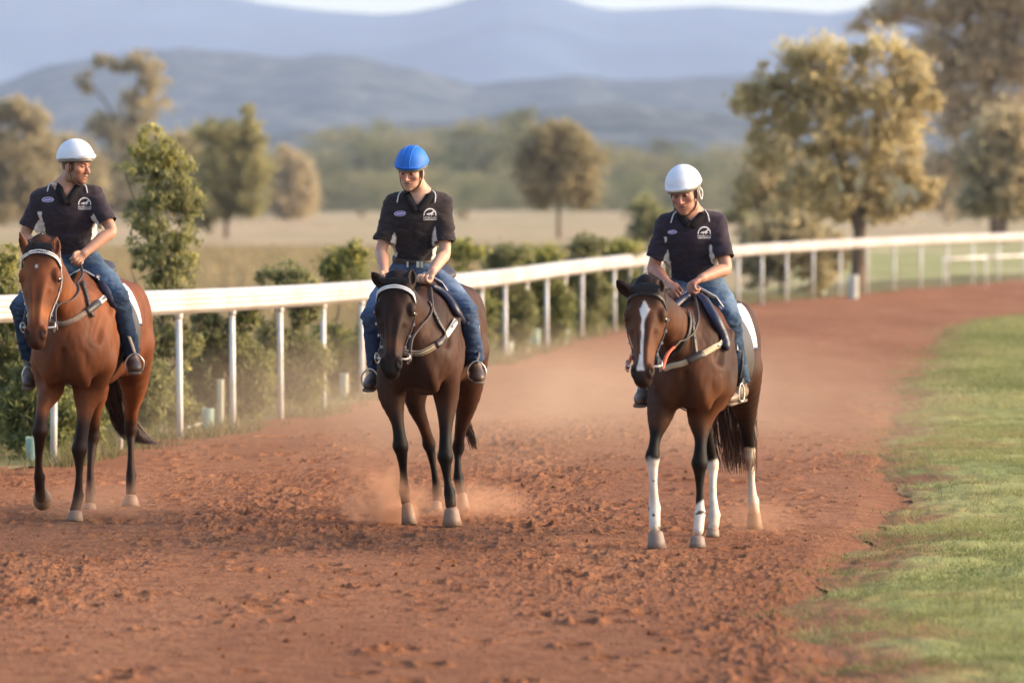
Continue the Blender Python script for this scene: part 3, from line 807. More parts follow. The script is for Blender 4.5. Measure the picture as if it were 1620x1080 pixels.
# tree belt at the far side of the paddock
def belt_tree(seed, pal, wide):
    bl = []
    for k in range(9):
        a = random.uniform(0, 6.28); rr = random.uniform(.1, .32) * wide
        bl.append(((math.cos(a) * rr, math.sin(a) * rr, random.uniform(.38, .82)), (random.uniform(.13, .22) * wide, .2 * wide, random.uniform(.1, .18))))
    bl.append(((0, 0, .86), (.15 * wide, .15 * wide, .1))); bl.append(((0, 0, .35), (.36 * wide, .3 * wide, .2))); bl.append(((0, 0, .16), (.40 * wide, .34 * wide, .15)))
    root = thing('belt_tree', (0, 0, 0), 'x', 'tree')
    mb = MB(); mb.tube([(0, 0, -.02), (.01, 0, .3), (0, .01, .6)], [.03, .022, .01], 6)
    for k in range(4):
        a = random.uniform(0, 6.28); mb.tube([(0, 0, .25), (math.cos(a) * .12, math.sin(a) * .12, .45), (math.cos(a) * .25 * wide, math.sin(a) * .25 * wide, .66)], [.015, .01, .005], 5)
    mb.build('trunk', M_BARK, root)
    v, f, c = foliage(bl, 6500, .040, tuple((q[0] * .66, q[1] * .72, q[2] * .60) for q in pal), clump=.36, per=22)
    mk('crown', v, f, M_LEAF, root, c, False)
    return root
protos = [belt_tree(i, p, w) for i, (p, w) in enumerate([(OLIVE, 1.0), (GREY_HAZED, 1.25), (((.22, .21, .09), (.36, .32, .14)), .85), (TAWNY_HAZED, 1.1)])]
belt = [(455, 222, 1), (490, 232, 3), (520, 200, 0), (560, 190, 1), (598, 182, 0), (640, 186, 1), (672, 212, 3), (700, 200, 0), (738, 190, 2), (770, 176, 1), (812, 172, 0), (838, 158, 2), (872, 190, 3), (930, 212, 1),
        (965, 222, 0), (1005, 228, 1), (1048, 212, 2), (1085, 218, 0), (1120, 226, 1), (1160, 222, 3), (1200, 240, 0), (1260, 250, 1), (1330, 255, 2), (1400, 262, 0), (1470, 250, 1), (1530, 240, 0), (1600, 250, 3), (1680, 230, 1),
        (-60, 200, 1), (-120, 220, 0), (90, 230, 3), (128, 250, 0), (275, 205, 3), (300, 222, 0), (330, 215, 1), (420, 238, 0), (10, 260, 3), (1760, 220, 0), (-190, 230, 1)]
first = {}
WHERE = {455: 'immediately right of the pointed pale green gum', 490: 'second to the right of the pointed pale green gum', 520: 'third to the right of the pointed pale green gum',
    560: 'just left of the dark humped clump beside the blue helmet', 598: 'in the dark humped clump left of the blue helmet', 640: 'directly behind and above the blue helmet', 672: 'low, just right of the blue helmet',
    700: 'rounded, first full crown right of the blue helmet', 738: 'with an even top, second full crown right of the blue helmet', 770: 'left of the pair of tallest belt crowns', 812: 'one of the two tallest, on the left of the pair',
    838: 'highest pale crown of the belt, left of the lone paddock tree', 872: 'directly behind the lone paddock tree', 930: 'touching the right side of the lone paddock tree', 965: 'second to the right of the lone paddock tree',
    1005: 'low crown over the round paddock bush', 1048: 'pale crown just left of the right rider helmet', 1085: 'directly behind the right rider helmet', 1120: 'right of the right rider helmet',
    1160: 'touching the left edge of the large forked gum', 1200: 'behind the left side of the large forked gum', 1260: 'behind the leaning trunk at the bend', 1330: 'behind the forked trunk at the bend',
    1400: 'behind the right side of the large forked gum', 1470: 'in the gap right of the large forked gum', 1530: 'left of the dense brown gum at the right edge', 1600: 'behind the dense brown gum at the right edge',
    90: 'behind the white helmet of the left rider', 128: 'between the left rider and the tall young gum', 275: 'behind the top of the tall young gum', 300: 'right of the top of the tall young gum',
    330: 'behind the left half of the pointed pale green gum', 420: 'showing past the right side of the pointed pale green gum', 10: 'at the left edge of the view'}
for i, (px, top, k) in enumerate(belt):
    Y = 1080 + 260 * random.random(); g = P(px, 320, Y); h = (320 - top) / 8100 * Y + 3
    o = protos[k] if k not in first else dup(protos[k])
    first[k] = 1
    o.location = (g[0], Y, -1.0); o.rotation_euler = (0, 0, random.uniform(0, 6.28)); s_ = h; o.scale = (s_ * random.uniform(1.1, 1.6), s_, s_)
    o['label'] = 'hazy belt gum ' + WHERE[px] if px in WHERE else 'hazy gum tree of the distant belt, past the edge of the view'
    o['group'] = 'gum trees in the distant tree belt'
# the low growth along the foot of the belt reads as one mass: one wood
lv, lf, lc, nv_ = [], [], [], 0
src = []
for pr_ in protos:
    me = [c_ for c_ in pr_.children if c_.name.startswith('crown')][0].data; n_ = len(me.vertices)
    co = np.empty(n_ * 3); me.vertices.foreach_get('co', co); cc = np.empty(n_ * 4, dtype=np.float32); me.color_attributes['Col'].data.foreach_get('color', cc)
    src.append((co.reshape(-1, 3), cc.reshape(-1, 4)[:, :3]))
for i, x_ in enumerate(range(-220, 1860, 34)):
    px = x_ + random.uniform(-14, 14); top = random.uniform(232, 278); Y = 960 + 120 * random.random(); g = P(px, 320, Y); h = (322 - top) / 8100 * Y + 2
    co, cc = src[i % 4]; q_ = co.reshape(-1, 4, 3)[::2]; c_ = cc.reshape(-1, 4, 3)[::2]; an = random.uniform(0, 6.28)
    q_ = q_.reshape(-1, 3); c_ = c_.reshape(-1, 3)
    w_ = np.column_stack([(q_[:, 0] * math.cos(an) - q_[:, 1] * math.sin(an)) * h * 1.7 + g[0], (q_[:, 0] * math.sin(an) + q_[:, 1] * math.cos(an)) * h * 1.5 + Y, q_[:, 2] * h - 1.5])
    lv.append(w_); lc.append(c_)
lv = np.vstack(lv); lc = np.vstack(lc)
tag(mk('distant_wood', lv, np.arange(len(lv)).reshape(-1, 4), M_LEAF, None, lc, False, loc=(0, 1000, 0)), 'low mass of hazy trees along the foot of the distant belt', None, None, 'stuff')

# ------------------------------------------------------------------ running rail
M_RAIL = mat('white_plastic_rail', (.52, .50, .48), .5, 6, .05, .05, 30, tint=((.46, .40, .35), 1.5))
M_POST = mat('white_post_paint', (.74, .72, .70), .5, 10, .06, .05, tint=((.55, .50, .46), 3))
mid_ = RP[len(RP) // 2]
rail = thing('running_rail', (RP[8][0], RP[8][1], 0), 'white plastic running rail on thin posts curving round the outside of the dirt track', 'fence')
PY_ = RP[:, 1]; n = len(RP)
cl = catmull(RP, 1)
# smoothed centreline
idx = np.arange(len(RP)); cx = RP.copy()
for _ in range(14):
    cx[1:-1] = .25 * cx[:-2] + .5 * cx[1:-1] + .25 * cx[2:]
RPs = RP.copy(); RPs[:, 0] = cx[:, 0]; RPs[:, 1] = cx[:, 1]
hh_ = np.array([railtop(810 + q[0] / q[1] * 8100, q[1]) for q in RPs]); 
for _ in range(4): hh_[1:-1] = .25 * hh_[:-2] + .5 * hh_[1:-1] + .25 * hh_[2:]
RPs[:, 2] = hh_
RT = np.gradient(RPs[:, :2], axis=0); RT /= np.linalg.norm(RT, axis=1)[:, None]
prof = [(-.075, .02), (-.072, .085), (-.055, .125), (-.02, .135), (.02, .135), (.058, .122), (.075, .10), (.068, .088), (.078, .074), (.078, .052), (.068, .042), (.078, .03), (.078, .008), (.068, -.002), (.078, -.014), (.078, -.036), (.066, -.05), (.03, -.075), (-.03, -.075), (-.068, -.05)]
def rail_piece(i):
    A, B = RPs[i], RPs[i + 1]
    A, B = np.array(A, float), np.array(B, float); d = B - A; d[2] = 0; L = np.linalg.norm(d); d /= L
    vs_ = []
    for q, e, tt in ((A, .0, RT[i]), (B, -.006, RT[i + 1])):
        side = np.array([tt[1], -tt[0], 0])
        for (o_, z_) in prof: vs_.append(np.array([q[0], q[1], 0]) + d * e + side * o_ + np.array([0, 0, q[2] - .135 + z_]))
    k = len(prof); fs = [(i, (i + 1) % k, (i + 1) % k + k, i + k) for i in range(k)]
    fs += [tuple(range(k - 1, -1, -1)), tuple(range(k, 2 * k))]
    o = mk('rail_length', np.array(vs_), fs, M_RAIL, rail, None, False); return o
for i in range(0, len(RPs) - 1):
    rail_piece(i)
for i in range(len(RPs)):
    mb = MB(); p = RPs[i].copy(); lean = random.uniform(-.012, .012)
    mb.tube([(p[0] + lean, p[1], -.06), (p[0] + lean * .5, p[1], .5), (p[0], p[1], p[2] - .205)], .028, 10)
    mb.tube([(p[0], p[1], p[2] - .25), (p[0], p[1], p[2] - .20)], .036, 10)
    mb.build('post', M_POST, rail)
# second low rail beyond the bend
rail2 = thing('low_rail', G(1493, 456), 'low white rail fence standing beyond the running rail at the right edge', 'fence')
a = [P(x_, y_, 123 + (x_ - 1493) * .03) for x_, y_ in ((1493, 410), (1560, 407), (1625, 404), (1700, 401))]
for i in range(3):
    mb = MB(); mb.tube([a[i], a[i + 1]], .032, 8); mb.build('rail_length', M_POST, rail2)
for q in a:
    mb = MB(); mb.tube([(q[0], q[1], -.05), (q[0], q[1], q[2] + .08)], .022, 8); mb.build('post', M_POST, rail2)
# edging board and drip line by the first post
mb = MB(); A = P(292, 690, 46.0); B = P(322, 683, 47.2); A[2] = B[2] = .02; mb.tube([A, B], .012, 6)
tag(mb.build('irrigation_pipe', M_POST), 'short pale irrigation pipe lying on the verge at the foot of the post', 'pipe')

# plastic tree guards
def guard(px, top, base, wpx, label, col, Yoff=.5):
    Y = GY(base) + Yoff; k = Y / 8100; c = P(px, base, Y); h = (base - top) * k; r = wpx * k / 2
    m = mat('guard_plastic', col, .5, 6, .1, .1, trans=.4)
    mb = MB(); n_ = 12
    for rr, inv in ((r, False), (r * .93, True)):
        vs_ = []
        for z_ in (0, h * .5, h):
            for i in range(n_):
                a_ = 2 * math.pi * i / n_; w_ = 1 + .06 * math.sin(3 * a_ + px); vs_.append((c[0] + rr * w_ * math.cos(a_), c[1] + rr * w_ * math.sin(a_), z_ - .02))
        fs = []
        for j in range(2):
            for i in range(n_):
                q = (j * n_ + i, j * n_ + (i + 1) % n_, (j + 1) * n_ + (i + 1) % n_, (j + 1) * n_ + i); fs.append(q[::-1] if inv else q)
        mb.add(vs_, fs)
    root = thing('tree_guard', (c[0], c[1], 0), label, 'tree guard', 'plastic tree guards along the rail')
    mb.build('sleeve', m, root)
    mb = MB(); mb.tube([(c[0] + r * 1.15, c[1], -.1), (c[0] + r * 1.15, c[1], h * 1.12)], .010, 6); mb.build('stake', M_BARK, root)
PG, WH = (.50, .66, .58), (.72, .74, .60)
guard(52, 692, 733, 24, 'pale green tree guard at the left edge behind the front leg of the leftmost horse', PG)
guard(329, 646, 682, 20, 'pale green tree guard between the first two white posts right of the leftmost horse', PG)
guard(349, 600, 674, 11, 'slim cream tree guard immediately right of the pale green one', WH)
guard(545, 590, 632, 14, 'short cream tree guard just left of the middle horse rider boot', WH)
guard(806, 540, 566, 12, 'cream tree guard beside the posts right of the middle horse', WH)
guard(846, 520, 548, 18, 'pale green tree guard low between the posts, half way to the right horse', PG)
guard(893, 512, 538, 18, 'pale green tree guard nearest left of the right horse', PG)
guard(1298, 432, 467, 18, 'pale green tree guard at the bend, left of the forked tree trunk', PG)
guard(1350, 432, 470, 17, 'whitish tree guard at the bend, touching the forked tree trunk', (.74, .74, .68), -1.2)

# ------------------------------------------------------------------ air
def haze():
    m, nt, b, out = nmat('haze_air'); nt.nodes.remove(b)
    pv = nd(nt, 'ShaderNodeVolumePrincipled'); pv.inputs['Color'].default_value = (.56, .70, 1.0, 1)
    pv.inputs['Density'].default_value = .000075; pv.inputs['Anisotropy'].default_value = .0
    nt.links.new(pv.outputs[0], out.inputs['Volume'])
    mb = MB(); mb.box((0, 5500, 238.9), (7600, 11200, 482.4))
    o = mb.build('haze', m, smooth=False, loc=(0, 0, 0)); tag(o, kind='stuff')
haze()
# ------------------------------------------------------------------ horses
M_COAT = mat('horse_coat', rough=.62, scale=14, var=.24, bump=.35, bscale=45, attr=True, spec=.15, stretch=(1, 1, .35), bdist=.004)
M_HOOF = mat('hoof_horn', rough=.6, scale=30, var=.15, bump=.2, attr=True, stretch=(1, 1, 3))
M_HAIR = mat('horse_hair', rough=.45, scale=40, var=.25, bump=0, attr=True, spec=.4)
M_EYE = mat('horse_eye', (.012, .008, .006), .08, 5, 0, 0, spec=.8)

def unit(v): v = np.array(v, float); return v / (np.linalg.norm(v) + 1e-12)
def smooth(a, b, x): t = np.clip((x - a) / (b - a), 0, 1); return t * t * (3 - 2 * t)

def hair_strip(mb_v, mb_f, mb_c, path, wid, side, c0, c1):
    b = len(mb_v); n = len(path)
    for i, p in enumerate(path):
        t = i / (n - 1); w = wid * (1 - .75 * t) / 2
        mb_v.append(p - side * w); mb_v.append(p + side * w); c = np.array(c0) * (1 - t) + np.array(c1) * t; mb_c.append(c); mb_c.append(c)
    for i in range(n - 1): mb_f.append((b + 2*i, b + 2*i + 1, b + 2*i + 3, b + 2*i + 2))

def horse(spec):
    Y0, psi, sc, O = spec['Y0'], R(spec['psi']), spec['scale'], None
    bk = np.array([math.sin(psi), math.cos(psi), 0]); lt = np.array([math.cos(psi), -math.sin(psi), 0]); up = np.array([0, 0, 1.0])
    cx = P(spec['chest_px'], 600, Y0); O = np.array([cx[0], cx[1], 0])          # ground point under the chest
    def T(l, b, z): return O + lt * l * sc + bk * b * sc + up * z * sc
    base = O + bk * .6 * sc
    root = thing('horse', (base[0], base[1], 0), spec['label'], 'horse', 'racehorses walking abreast along the dirt track')
    S = Sdf()
    # trunk
    S.chain([T(0, -.02, 1.13), T(0, .14, 1.17), T(0, .4, 1.185), T(0, .72, 1.165), T(0, 1.0, 1.20), T(0, 1.24, 1.275), T(0, 1.43, 1.29)],
            np.array([.205, .30, .345, .345, .31, .262, .20]) * sc, k=.04, n=lt, w=[.98, .76, .76, .84, .90, .98, 1.0], tag=1, sub=3)
    S.chain([T(0, .10, 1.42), T(0, .30, 1.555), T(0, .55, 1.49)], np.array([.07, .05, .07]) * sc, k=.09, n=lt, w=1.0, tag=1)     # withers
    S.ell(T(0, 1.12, 1.42), np.array([.20, .26, .13]) * sc, (lt, bk, up), k=.10, tag=1)                                     # croup
    for s in (-1, 1):
        S.ell(T(s * .150, .14, 1.20), np.array([.075, .15, .24]) * sc, (unit(lt + up * .25 * s), unit(bk * .9 + up * .35), unit(up * .9 - bk * .35)), k=.12, tag=1)
        S.ell(T(s * .165, -.03, 1.08), np.array([.075, .10, .13]) * sc, (lt, bk, up), k=.06, tag=1)                          # point of shoulder
        S.ell(T(s * .080, -.09, 1.02), np.array([.095, .085, .15]) * sc, (lt, bk, up), k=.08, tag=1)                          # breast
        S.ell(T(s * .17, 1.30, 1.20), np.array([.125, .23, .30]) * sc, (lt, bk, up), k=.08, tag=1)                           # haunch
        S.ell(T(s * .15, 1.08, 1.05), np.array([.10, .17, .16]) * sc, (lt, bk, up), k=.06, tag=1)                            # stifle
        S.ell(T(s * .15, .20, .98), np.array([.085, .13, .14]) * sc, (lt, bk, up), k=.05, tag=1)                             # elbow
        S.chain([T(s * .235, .20, 1.34), T(s * .215, .02, 1.10)], np.array([.030, .034]) * sc, k=.035, tag=1)                   # ridge of the shoulder blade
        S.chain([T(s * .215, .30, 1.16), T(s * .20, .16, 1.00)], np.array([.06, .075]) * sc, k=.03, tag=1)                     # triceps
        S.chain([T(s * .262, .36, 1.30), T(s * .255, .32, 1.05), T(s * .20, .26, .88)], np.array([.018, .024, .020]) * sc, k=.045, tag=1, cut=True)
        S.chain([T(s * .215, .06, 1.34), T(s * .20, -.09, 1.18)], np.array([.020, .024]) * sc, k=.05, tag=1, cut=True)        # neck to shoulder groove
        S.chain([T(s * .30, 1.02, 1.36), T(s * .27, .98, 1.06)], np.array([.012, .016]) * sc, k=.06, tag=1, cut=True)         # flank hollow
        S.chain([T(s * .285, 1.36, 1.38), T(s * .27, 1.44, 1.08)], np.array([.008, .010]) * sc, k=.045, tag=1, cut=True)       # thigh groove
        S.chain([T(s * .05, -.17, 1.10), T(s * .10, -.15, .96), T(s * .12, -.08, .88)], np.array([.025, .032, .025]) * sc, k=.05, tag=1)
        for rb in range(5):
            b_ = .52 + rb * .10; S.chain([T(s * .292, b_, 1.30), T(s * .298, b_ + .03, 1.08)], np.array([.004, .005]) * sc, k=.03, tag=1, cut=True)
    S.chain([T(0, -.205, 1.10), T(0, -.19, .93)], np.array([.008, .010]) * sc, k=.04, tag=1, cut=True)                        # groove down the breast
    # neck and head
    hd = spec['head']
    pol = P(hd['poll'][0], hd['poll'][1], Y0 + hd['poll'][2]); nos = P(hd['nose'][0], hd['nose'][1], Y0 + hd['nose'][2])
    a = unit(nos - pol); HL = np.linalg.norm(nos - pol)
    yw = R(hd['yaw']); f0 = np.array([math.sin(yw), -math.cos(yw), 0])          # where the face looks
    f = unit(f0 - a * (f0 @ a)); l = unit(np.cross(a, f)); l = l if l[0] > 0 else -l
    hs = hd.get('size', 1.0)
    def H(t, x, y): return pol + a * HL * t + l * x * hs + f * y * hs           # t along the face, x sideways, y out of the face
    S.chain([H(.0, 0, -.06), H(.16, 0, -.075), H(.34, 0, -.085), H(.52, 0, -.082), H(.68, 0, -.066), H(.84, 0, -.052), H(.95, 0, -.045)],
            np.array([.075, .092, .100, .088, .068, .055, .045]) * hs, k=.02, n=l, w=[.95, 1.0, 1.0, .80, .78, .98, 1.05], tag=2, sub=3)
    for s in (-1, 1):
        S.ell(H(.30, s * .045, -.15), np.array([.035, .09, .085]) * hs, (l, a, f), k=.035, tag=2)                           # cheek
        S.ell(H(.285, s * .085, -.035), np.array([.027, .040, .028]) * hs, (l, a, f), k=.014, tag=2)                        # eye ridge
        S.ell(H(.10, s * .05, -.03), np.array([.035, .07, .04]) * hs, (l, a, f), k=.03, tag=2)
        S.ell(H(.885, s * .040, -.022), np.array([.022, .042, .026]) * hs, (l, a, f), k=.012, tag=2)                        # nostril wing
        S.ell(H(.895, s * .047, .002), np.array([.010, .020, .014]) * hs, (unit(l + f * .4 * s), a, f), k=.006, tag=5, cut=True)
        S.ell(H(.33, s * .100, -.050), np.array([.010, .017, .014]) * hs, (l, a, f), k=.006, tag=5, cut=True)
        # crest of the cheek bone
        S.chain([H(.36, s * .085, -.055), H(.55, s * .06, -.06)], np.array([.018, .009]) * hs, k=.012, tag=2)
        S.chain([H(.34, s * .034, -.010), H(.46, s * .028, -.002), H(.62, s * .020, .001), H(.80, s * .017, -.004)], np.array([.014, .015, .013, .010]) * hs, k=.026, tag=2)
        S.chain([H(.50, s * .060, -.015), H(.76, s * .046, -.012)], np.array([.007, .006]) * hs, k=.024, tag=5, cut=True)
        S.chain([H(.40, s * .098, -.075), H(.46, s * .09, -.13)], np.array([.006, .006]) * hs, k=.02, tag=5, cut=True)
    S.ell(H(.965, 0, -.075), np.array([.042, .032, .038]) * hs, (l, a, f), k=.018, tag=2)                                   # lips
    S.ell(H(.93, 0, -.115), np.array([.032, .035, .026]) * hs, (l, a, f), k=.014, tag=2)                                    # chin
    # ears
    for e in spec['ears']:
        eb = P(e[0], e[1], Y0 + e[2]); et = P(e[3], e[4], Y0 + e[5]); ax = unit(et - eb); L = np.linalg.norm(et - eb)
        fw = unit(e[6] * l + f * (1 - abs(e[6])) - up * .0); fw = unit(fw - ax * (fw @ ax)); sd = np.cross(ax, fw)
        S.chain([eb - ax * .03, eb + ax * L * .25, eb + ax * L * .55, eb + ax * L * .85, et], np.array([.022, .026, .024, .012, .004]) * hs, k=.02, n=sd, w=[1, 1.35, 1.3, 1.1, 1], tag=4)
        S.chain([eb + ax * L * .12 + fw * .026, eb + ax * L * .5 + fw * .022, eb + ax * L * .85 + fw * .012], np.array([.012, .015, .004]) * hs, k=.008, tag=5, cut=True)
    nk = spec.get('neck_drop', 0)
    S.chain([H(.03, 0, -.13), (H(.05, 0, -.15) * .62 + T(0, .12, 1.30) * .38) - up * .015, (H(.05, 0, -.15) * .26 + T(0, .12, 1.27) * .74) - up * .025, T(0, .12, 1.25), T(0, .34, 1.28)],
            np.array([.105, .135, .175, .215, .25]) * sc, k=.07, n=lt, w=[.80, .68, .70, .82, .85], tag=3)
    # legs: nodes (px, py, dy, width px)
    hoofs = []
    for leg in spec['legs']:
        pts, rs = [], []
        for (px, py, dy, w) in leg['n']:
            p = P(px, py, Y0 + dy); pts.append(p); rs.append(w * p[1] / 8100 / 2)
        rs[-1] *= 1.18
        A = T(*leg['anchor']); pts0 = [A] + pts; rs0 = [leg['r0'] * sc] + rs
        tg = leg['tag']
        S.chain(pts0, rs0, k=.028, n=lt, w=[.95] * 2 + [.86] * (len(pts0) - 2), tag=tg, sub=4)
        # tendon, joint bumps
        kn = pts[leg['joint']]; S.ell(kn - bk * .012, np.array([rs[leg['joint']] * 1.02, rs[leg['joint']] * 1.1, .05]), (lt, bk, up), k=.02, tag=tg)
        ft = pts[leg['fet']]; S.ell(ft + bk * .02, np.array([rs[leg['fet']] * .95, rs[leg['fet']] * 1.15, .036]), (lt, bk, up), k=.015, tag=tg)
        if leg['hind']:
            S.ell(kn + bk * .045 + up * .03, (.022, .035, .04), (lt, bk, up), k=.02, tag=tg)
    v, fc = S.mesh(.0075, relax=1)
    tg = S.tags(v)
    v = relax_mesh(v, fc, np.where(np.isin(tg, (2, 4)), .12, np.where(np.isin(tg, (1, 3)), 1.0, .7)), 9)
    surf = Surf(v, fc, Y0)
    okf = ~np.isin(tg, (2, 4))[fc].any(1); surfb = Surf(v, fc[okf], Y0 + .1)
    nn_ = normals(v, fc); bodym = np.isin(tg, (1, 3)); 
    fv = np.abs(fbm(v * np.array([8, 8, 5]), 3, spec['seed'] + 31) - .5) * 2; v = v + nn_ * ((fv - .3) * (.013 * bodym + .0015 * (~bodym)))[:, None]
    # ---- coat colour
    n1 = fbm(v * 6, 3, spec['seed']); n2 = fbm(v * 25, 2, spec['seed'] + 5); n3 = fbm(v * 1.8, 2, spec['seed'] + 8)
    bc, dc, rc = [np.array(c) for c in spec['coat']]       # body, dark, red/light
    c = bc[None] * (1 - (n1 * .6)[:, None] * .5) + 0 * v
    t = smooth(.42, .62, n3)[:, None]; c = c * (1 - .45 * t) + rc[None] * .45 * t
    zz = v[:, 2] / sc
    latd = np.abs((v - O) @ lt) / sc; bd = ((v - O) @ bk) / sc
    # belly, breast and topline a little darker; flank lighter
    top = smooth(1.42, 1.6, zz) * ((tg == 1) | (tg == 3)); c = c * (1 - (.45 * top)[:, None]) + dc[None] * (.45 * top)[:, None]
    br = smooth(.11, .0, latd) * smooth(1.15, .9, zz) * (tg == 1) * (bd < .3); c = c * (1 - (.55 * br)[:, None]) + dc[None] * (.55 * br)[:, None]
    # head
    hm = (tg == 2) | (tg == 4)
    rel = v - pol; ht = (rel @ a) / HL; hx = (rel @ l) / hs; hy = (rel @ f) / hs
    dk = spec['face_dark']; w_ = np.clip(smooth(.30, -.05, ht) * dk[0] + smooth(.80, .97, ht) * .85 + dk[1] * (1 - smooth(0, .06, np.abs(np.abs(hx) - .03))), 0, 1) * (tg == 2)
    c = c * (1 - w_[:, None]) + dc[None] * w_[:, None]
    if spec.get('tan_muzzle', 0):
        q = smooth(.12, 0, np.abs(ht - .68)) * (tg == 2) * spec['tan_muzzle']; c = c * (1 - q[:, None]) + rc[None] * 1.15 * q[:, None]
    ey = np.exp(-((ht - .33) / .06) ** 2 - ((np.abs(hx) - .09) / .02) ** 2) * (tg == 2); c = c * (1 - .45 * ey[:, None])
    em = (tg == 4); c[em] = c[em] * .55 + dc[None] * .35
    # white blaze / star (runs down the middle of the face)
    for (t0, t1, w0, w1, xo) in spec['blaze']:
        tt = np.clip((ht - t0) / (t1 - t0), 0, 1); w = w0 + (w1 - w0) * tt; e = np.abs(hx - xo - .006 * (n1 - .5) * 4) - w - (n2 - .5) * .006
        m = smooth(.004, -.003, e) * (ht > t0) * (ht < t1) * (hy > -.07) * (tg == 2) * smooth(0, .02, (ht - t0)) * smooth(0, .015, (t1 - ht))
        c = c * (1 - m[:, None]) + np.array([.62, .60, .60])[None] * m[:, None]
    no = np.zeros(len(v))
    for s in (-1, 1):
        q = H(.895, s * .043, -.004); no = np.maximum(no, smooth(.026, .012, np.linalg.norm((v - q) * 1.0, axis=1)))
    c = c * (1 - .85 * no[:, None])
    # legs
    for i, leg in enumerate(spec['legs']):
        m = tg == leg['tag']
        z0, z1 = leg['black']; sh = smooth(z1, z0, v[:, 2] + (n1 - .5) * .10) * m
        c = c * (1 - sh[:, None]) + dc[None] * (.45 + .5 * n1)[:, None] * sh[:, None]
        if leg.get('white'):
            zw, slope = leg['white']; e = v[:, 2] + (n1 - .5) * .10 + ((v - P(leg['n'][leg['joint']][0], 700, Y0)) @ lt) * slope
            wm = smooth(zw + .012, zw - .012, e) * m * (1 - smooth(.76, .79, n2) * .9)
            c = c * (1 - wm[:, None]) + np.array(leg.get('wcol', (.66, .60, .55)))[None] * wm[:, None]
        dust = smooth(.22, .04, v[:, 2]) * m * .25; c = c * (1 - dust[:, None]) + np.array([.34, .19, .12])[None] * dust[:, None]
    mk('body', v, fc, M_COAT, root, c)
    # eyes
    for s in (-1, 1):
        mb = MB(); ce = H(.325, s * .094, -.046); n_ = 10
        vv = [ce + np.array([math.sin(p) * math.cos(q), math.sin(p) * math.sin(q), math.cos(p)]) * .019 * hs for p in np.linspace(.01, math.pi - .01, 7) for q in np.linspace(0, 2 * math.pi, n_, endpoint=False)]
        mb.add(vv, [(i * n_ + k, i * n_ + (k + 1) % n_, (i + 1) * n_ + (k + 1) % n_, (i + 1) * n_ + k) for i in range(6) for k in range(n_)])
        mb.build('eye', M_EYE, root)
    # hooves
    for leg in spec['legs']:
        hf = leg['hoof']; top_ = P(hf[0], hf[1], Y0 + hf[6]); bot = P(hf[3], hf[4], Y0 + hf[7] if len(hf) > 7 else Y0 + hf[6])
        if hf[8 if len(hf) > 8 else -1] == 'g' or leg.get('ground', True): bot[2] = -.012
        k = top_[1] / 8100; r0, r1 = hf[2] * k / 2 * .90, hf[5] * k / 2
        ax = unit(bot - top_); s1 = unit(lt - ax * (lt @ ax)); s2 = np.cross(ax, s1)
        if s2 @ bk > 0: s2 = -s2
        vs_, n_ = [], 18
        cols = []
        for j, (t, g) in enumerate(((-.12, .70), (.02, .96), (.12, 1.0), (.55, 1.0), (1, 1.02), (1, .93))):
            cpt = top_ * (1 - t) + bot * t; r = (r0 + (r1 - r0) * t) * g
            for q in range(n_):
                an = 2 * math.pi * q / n_; e = 1.12 if math.sin(an) > 0 else .95
                vs_.append(cpt + s1 * r * math.cos(an) + s2 * r * e * math.sin(an) + s2 * .018 * t)
                cols.append(np.array(leg.get('hcol', (.25, .155, .10))) * (1.1 - .25 * t))
        fs = [(j * n_ + q, j * n_ + (q + 1) % n_, (j + 1) * n_ + (q + 1) % n_, (j + 1) * n_ + q) for j in range(5) for q in range(n_)]
        fs += [tuple(range(n_ - 1, -1, -1)), tuple(5 * n_ + q for q in range(n_))]
        if leg.get('sole'):
            for q in range(5 * n_, 6 * n_): cols[q] = np.array([.07, .05, .04])
        mk('hoof', vs_, fs, M_HOOF, root, np.array(cols))
    # tail
    tv, tf, tc = [], [], []
    tp = catmull([T(0, 1.50, 1.40)] + [P(q[0], q[1], Y0 + q[2]) for q in spec['tail']], 4); tw = np.interp(np.linspace(0, 1, len(tp)), np.linspace(0, 1, len(spec['tail_w'])), spec['tail_w']) 
    for i in range(spec.get('tail_n', 620)):
        o1, o2 = np.clip(rng.normal(0, .5, 2), -1.05, 1.05); ln = rng.uniform(.72, 1.0); m = max(5, int(len(tp) * ln)); ph = rng.uniform(0, 6.28)
        tq = np.column_stack([np.interp(np.linspace(0, ln, len(tp)), np.linspace(0, 1, len(tp)), tp[:, a_]) for a_ in range(3)]); m = len(tp)
        pa = [tq[j] + lt * (o1 * tw[j] + .008 * math.sin(j * .9 + ph)) + bk * (o2 * tw[j] * .6) for j in range(m)]
        cc = spec['hair']; rd = np.array(spec['hair_tip']) * rng.uniform(.6, 1.3)
        hair_strip(tv, tf, tc, pa, .012, unit(lt * math.cos(ph * .3) + bk * math.sin(ph * .3)), cc, rd)
    mk('tail', np.array(tv), np.array(tf), M_HAIR, root, np.array(tc), False)
    # mane on the crest and forelock between the ears
    tv, tf, tc = [], [], []
    for i in range(420):
        t = rng.random(); p0 = (H(.02, 0, -.05) * (1 - t) + T(0, .22, 1.58) * t) + up * (.02 - .05 * t * 0)
        p0, n0 = surf.near(p0 + up * .06, .001)
        sd = spec.get('mane_side', -1); ln = rng.uniform(.08, .17)
        pa = [p0 + lt * sd * .10 * u + up * (.018 * math.sin(u * 2.2) - ln * u * u) + bk * .03 * u * rng.uniform(-1, 1) for u in np.linspace(0, 1, 5)]
        pa = [surf.near(q, .006)[0] if j > 1 and np.linalg.norm(surf.near(q, 0)[0] - q) < .03 else q for j, q in enumerate(pa)]
        hair_strip(tv, tf, tc, pa, .012, unit(bk * .8 + up * .3), spec['hair'], spec['hair'])
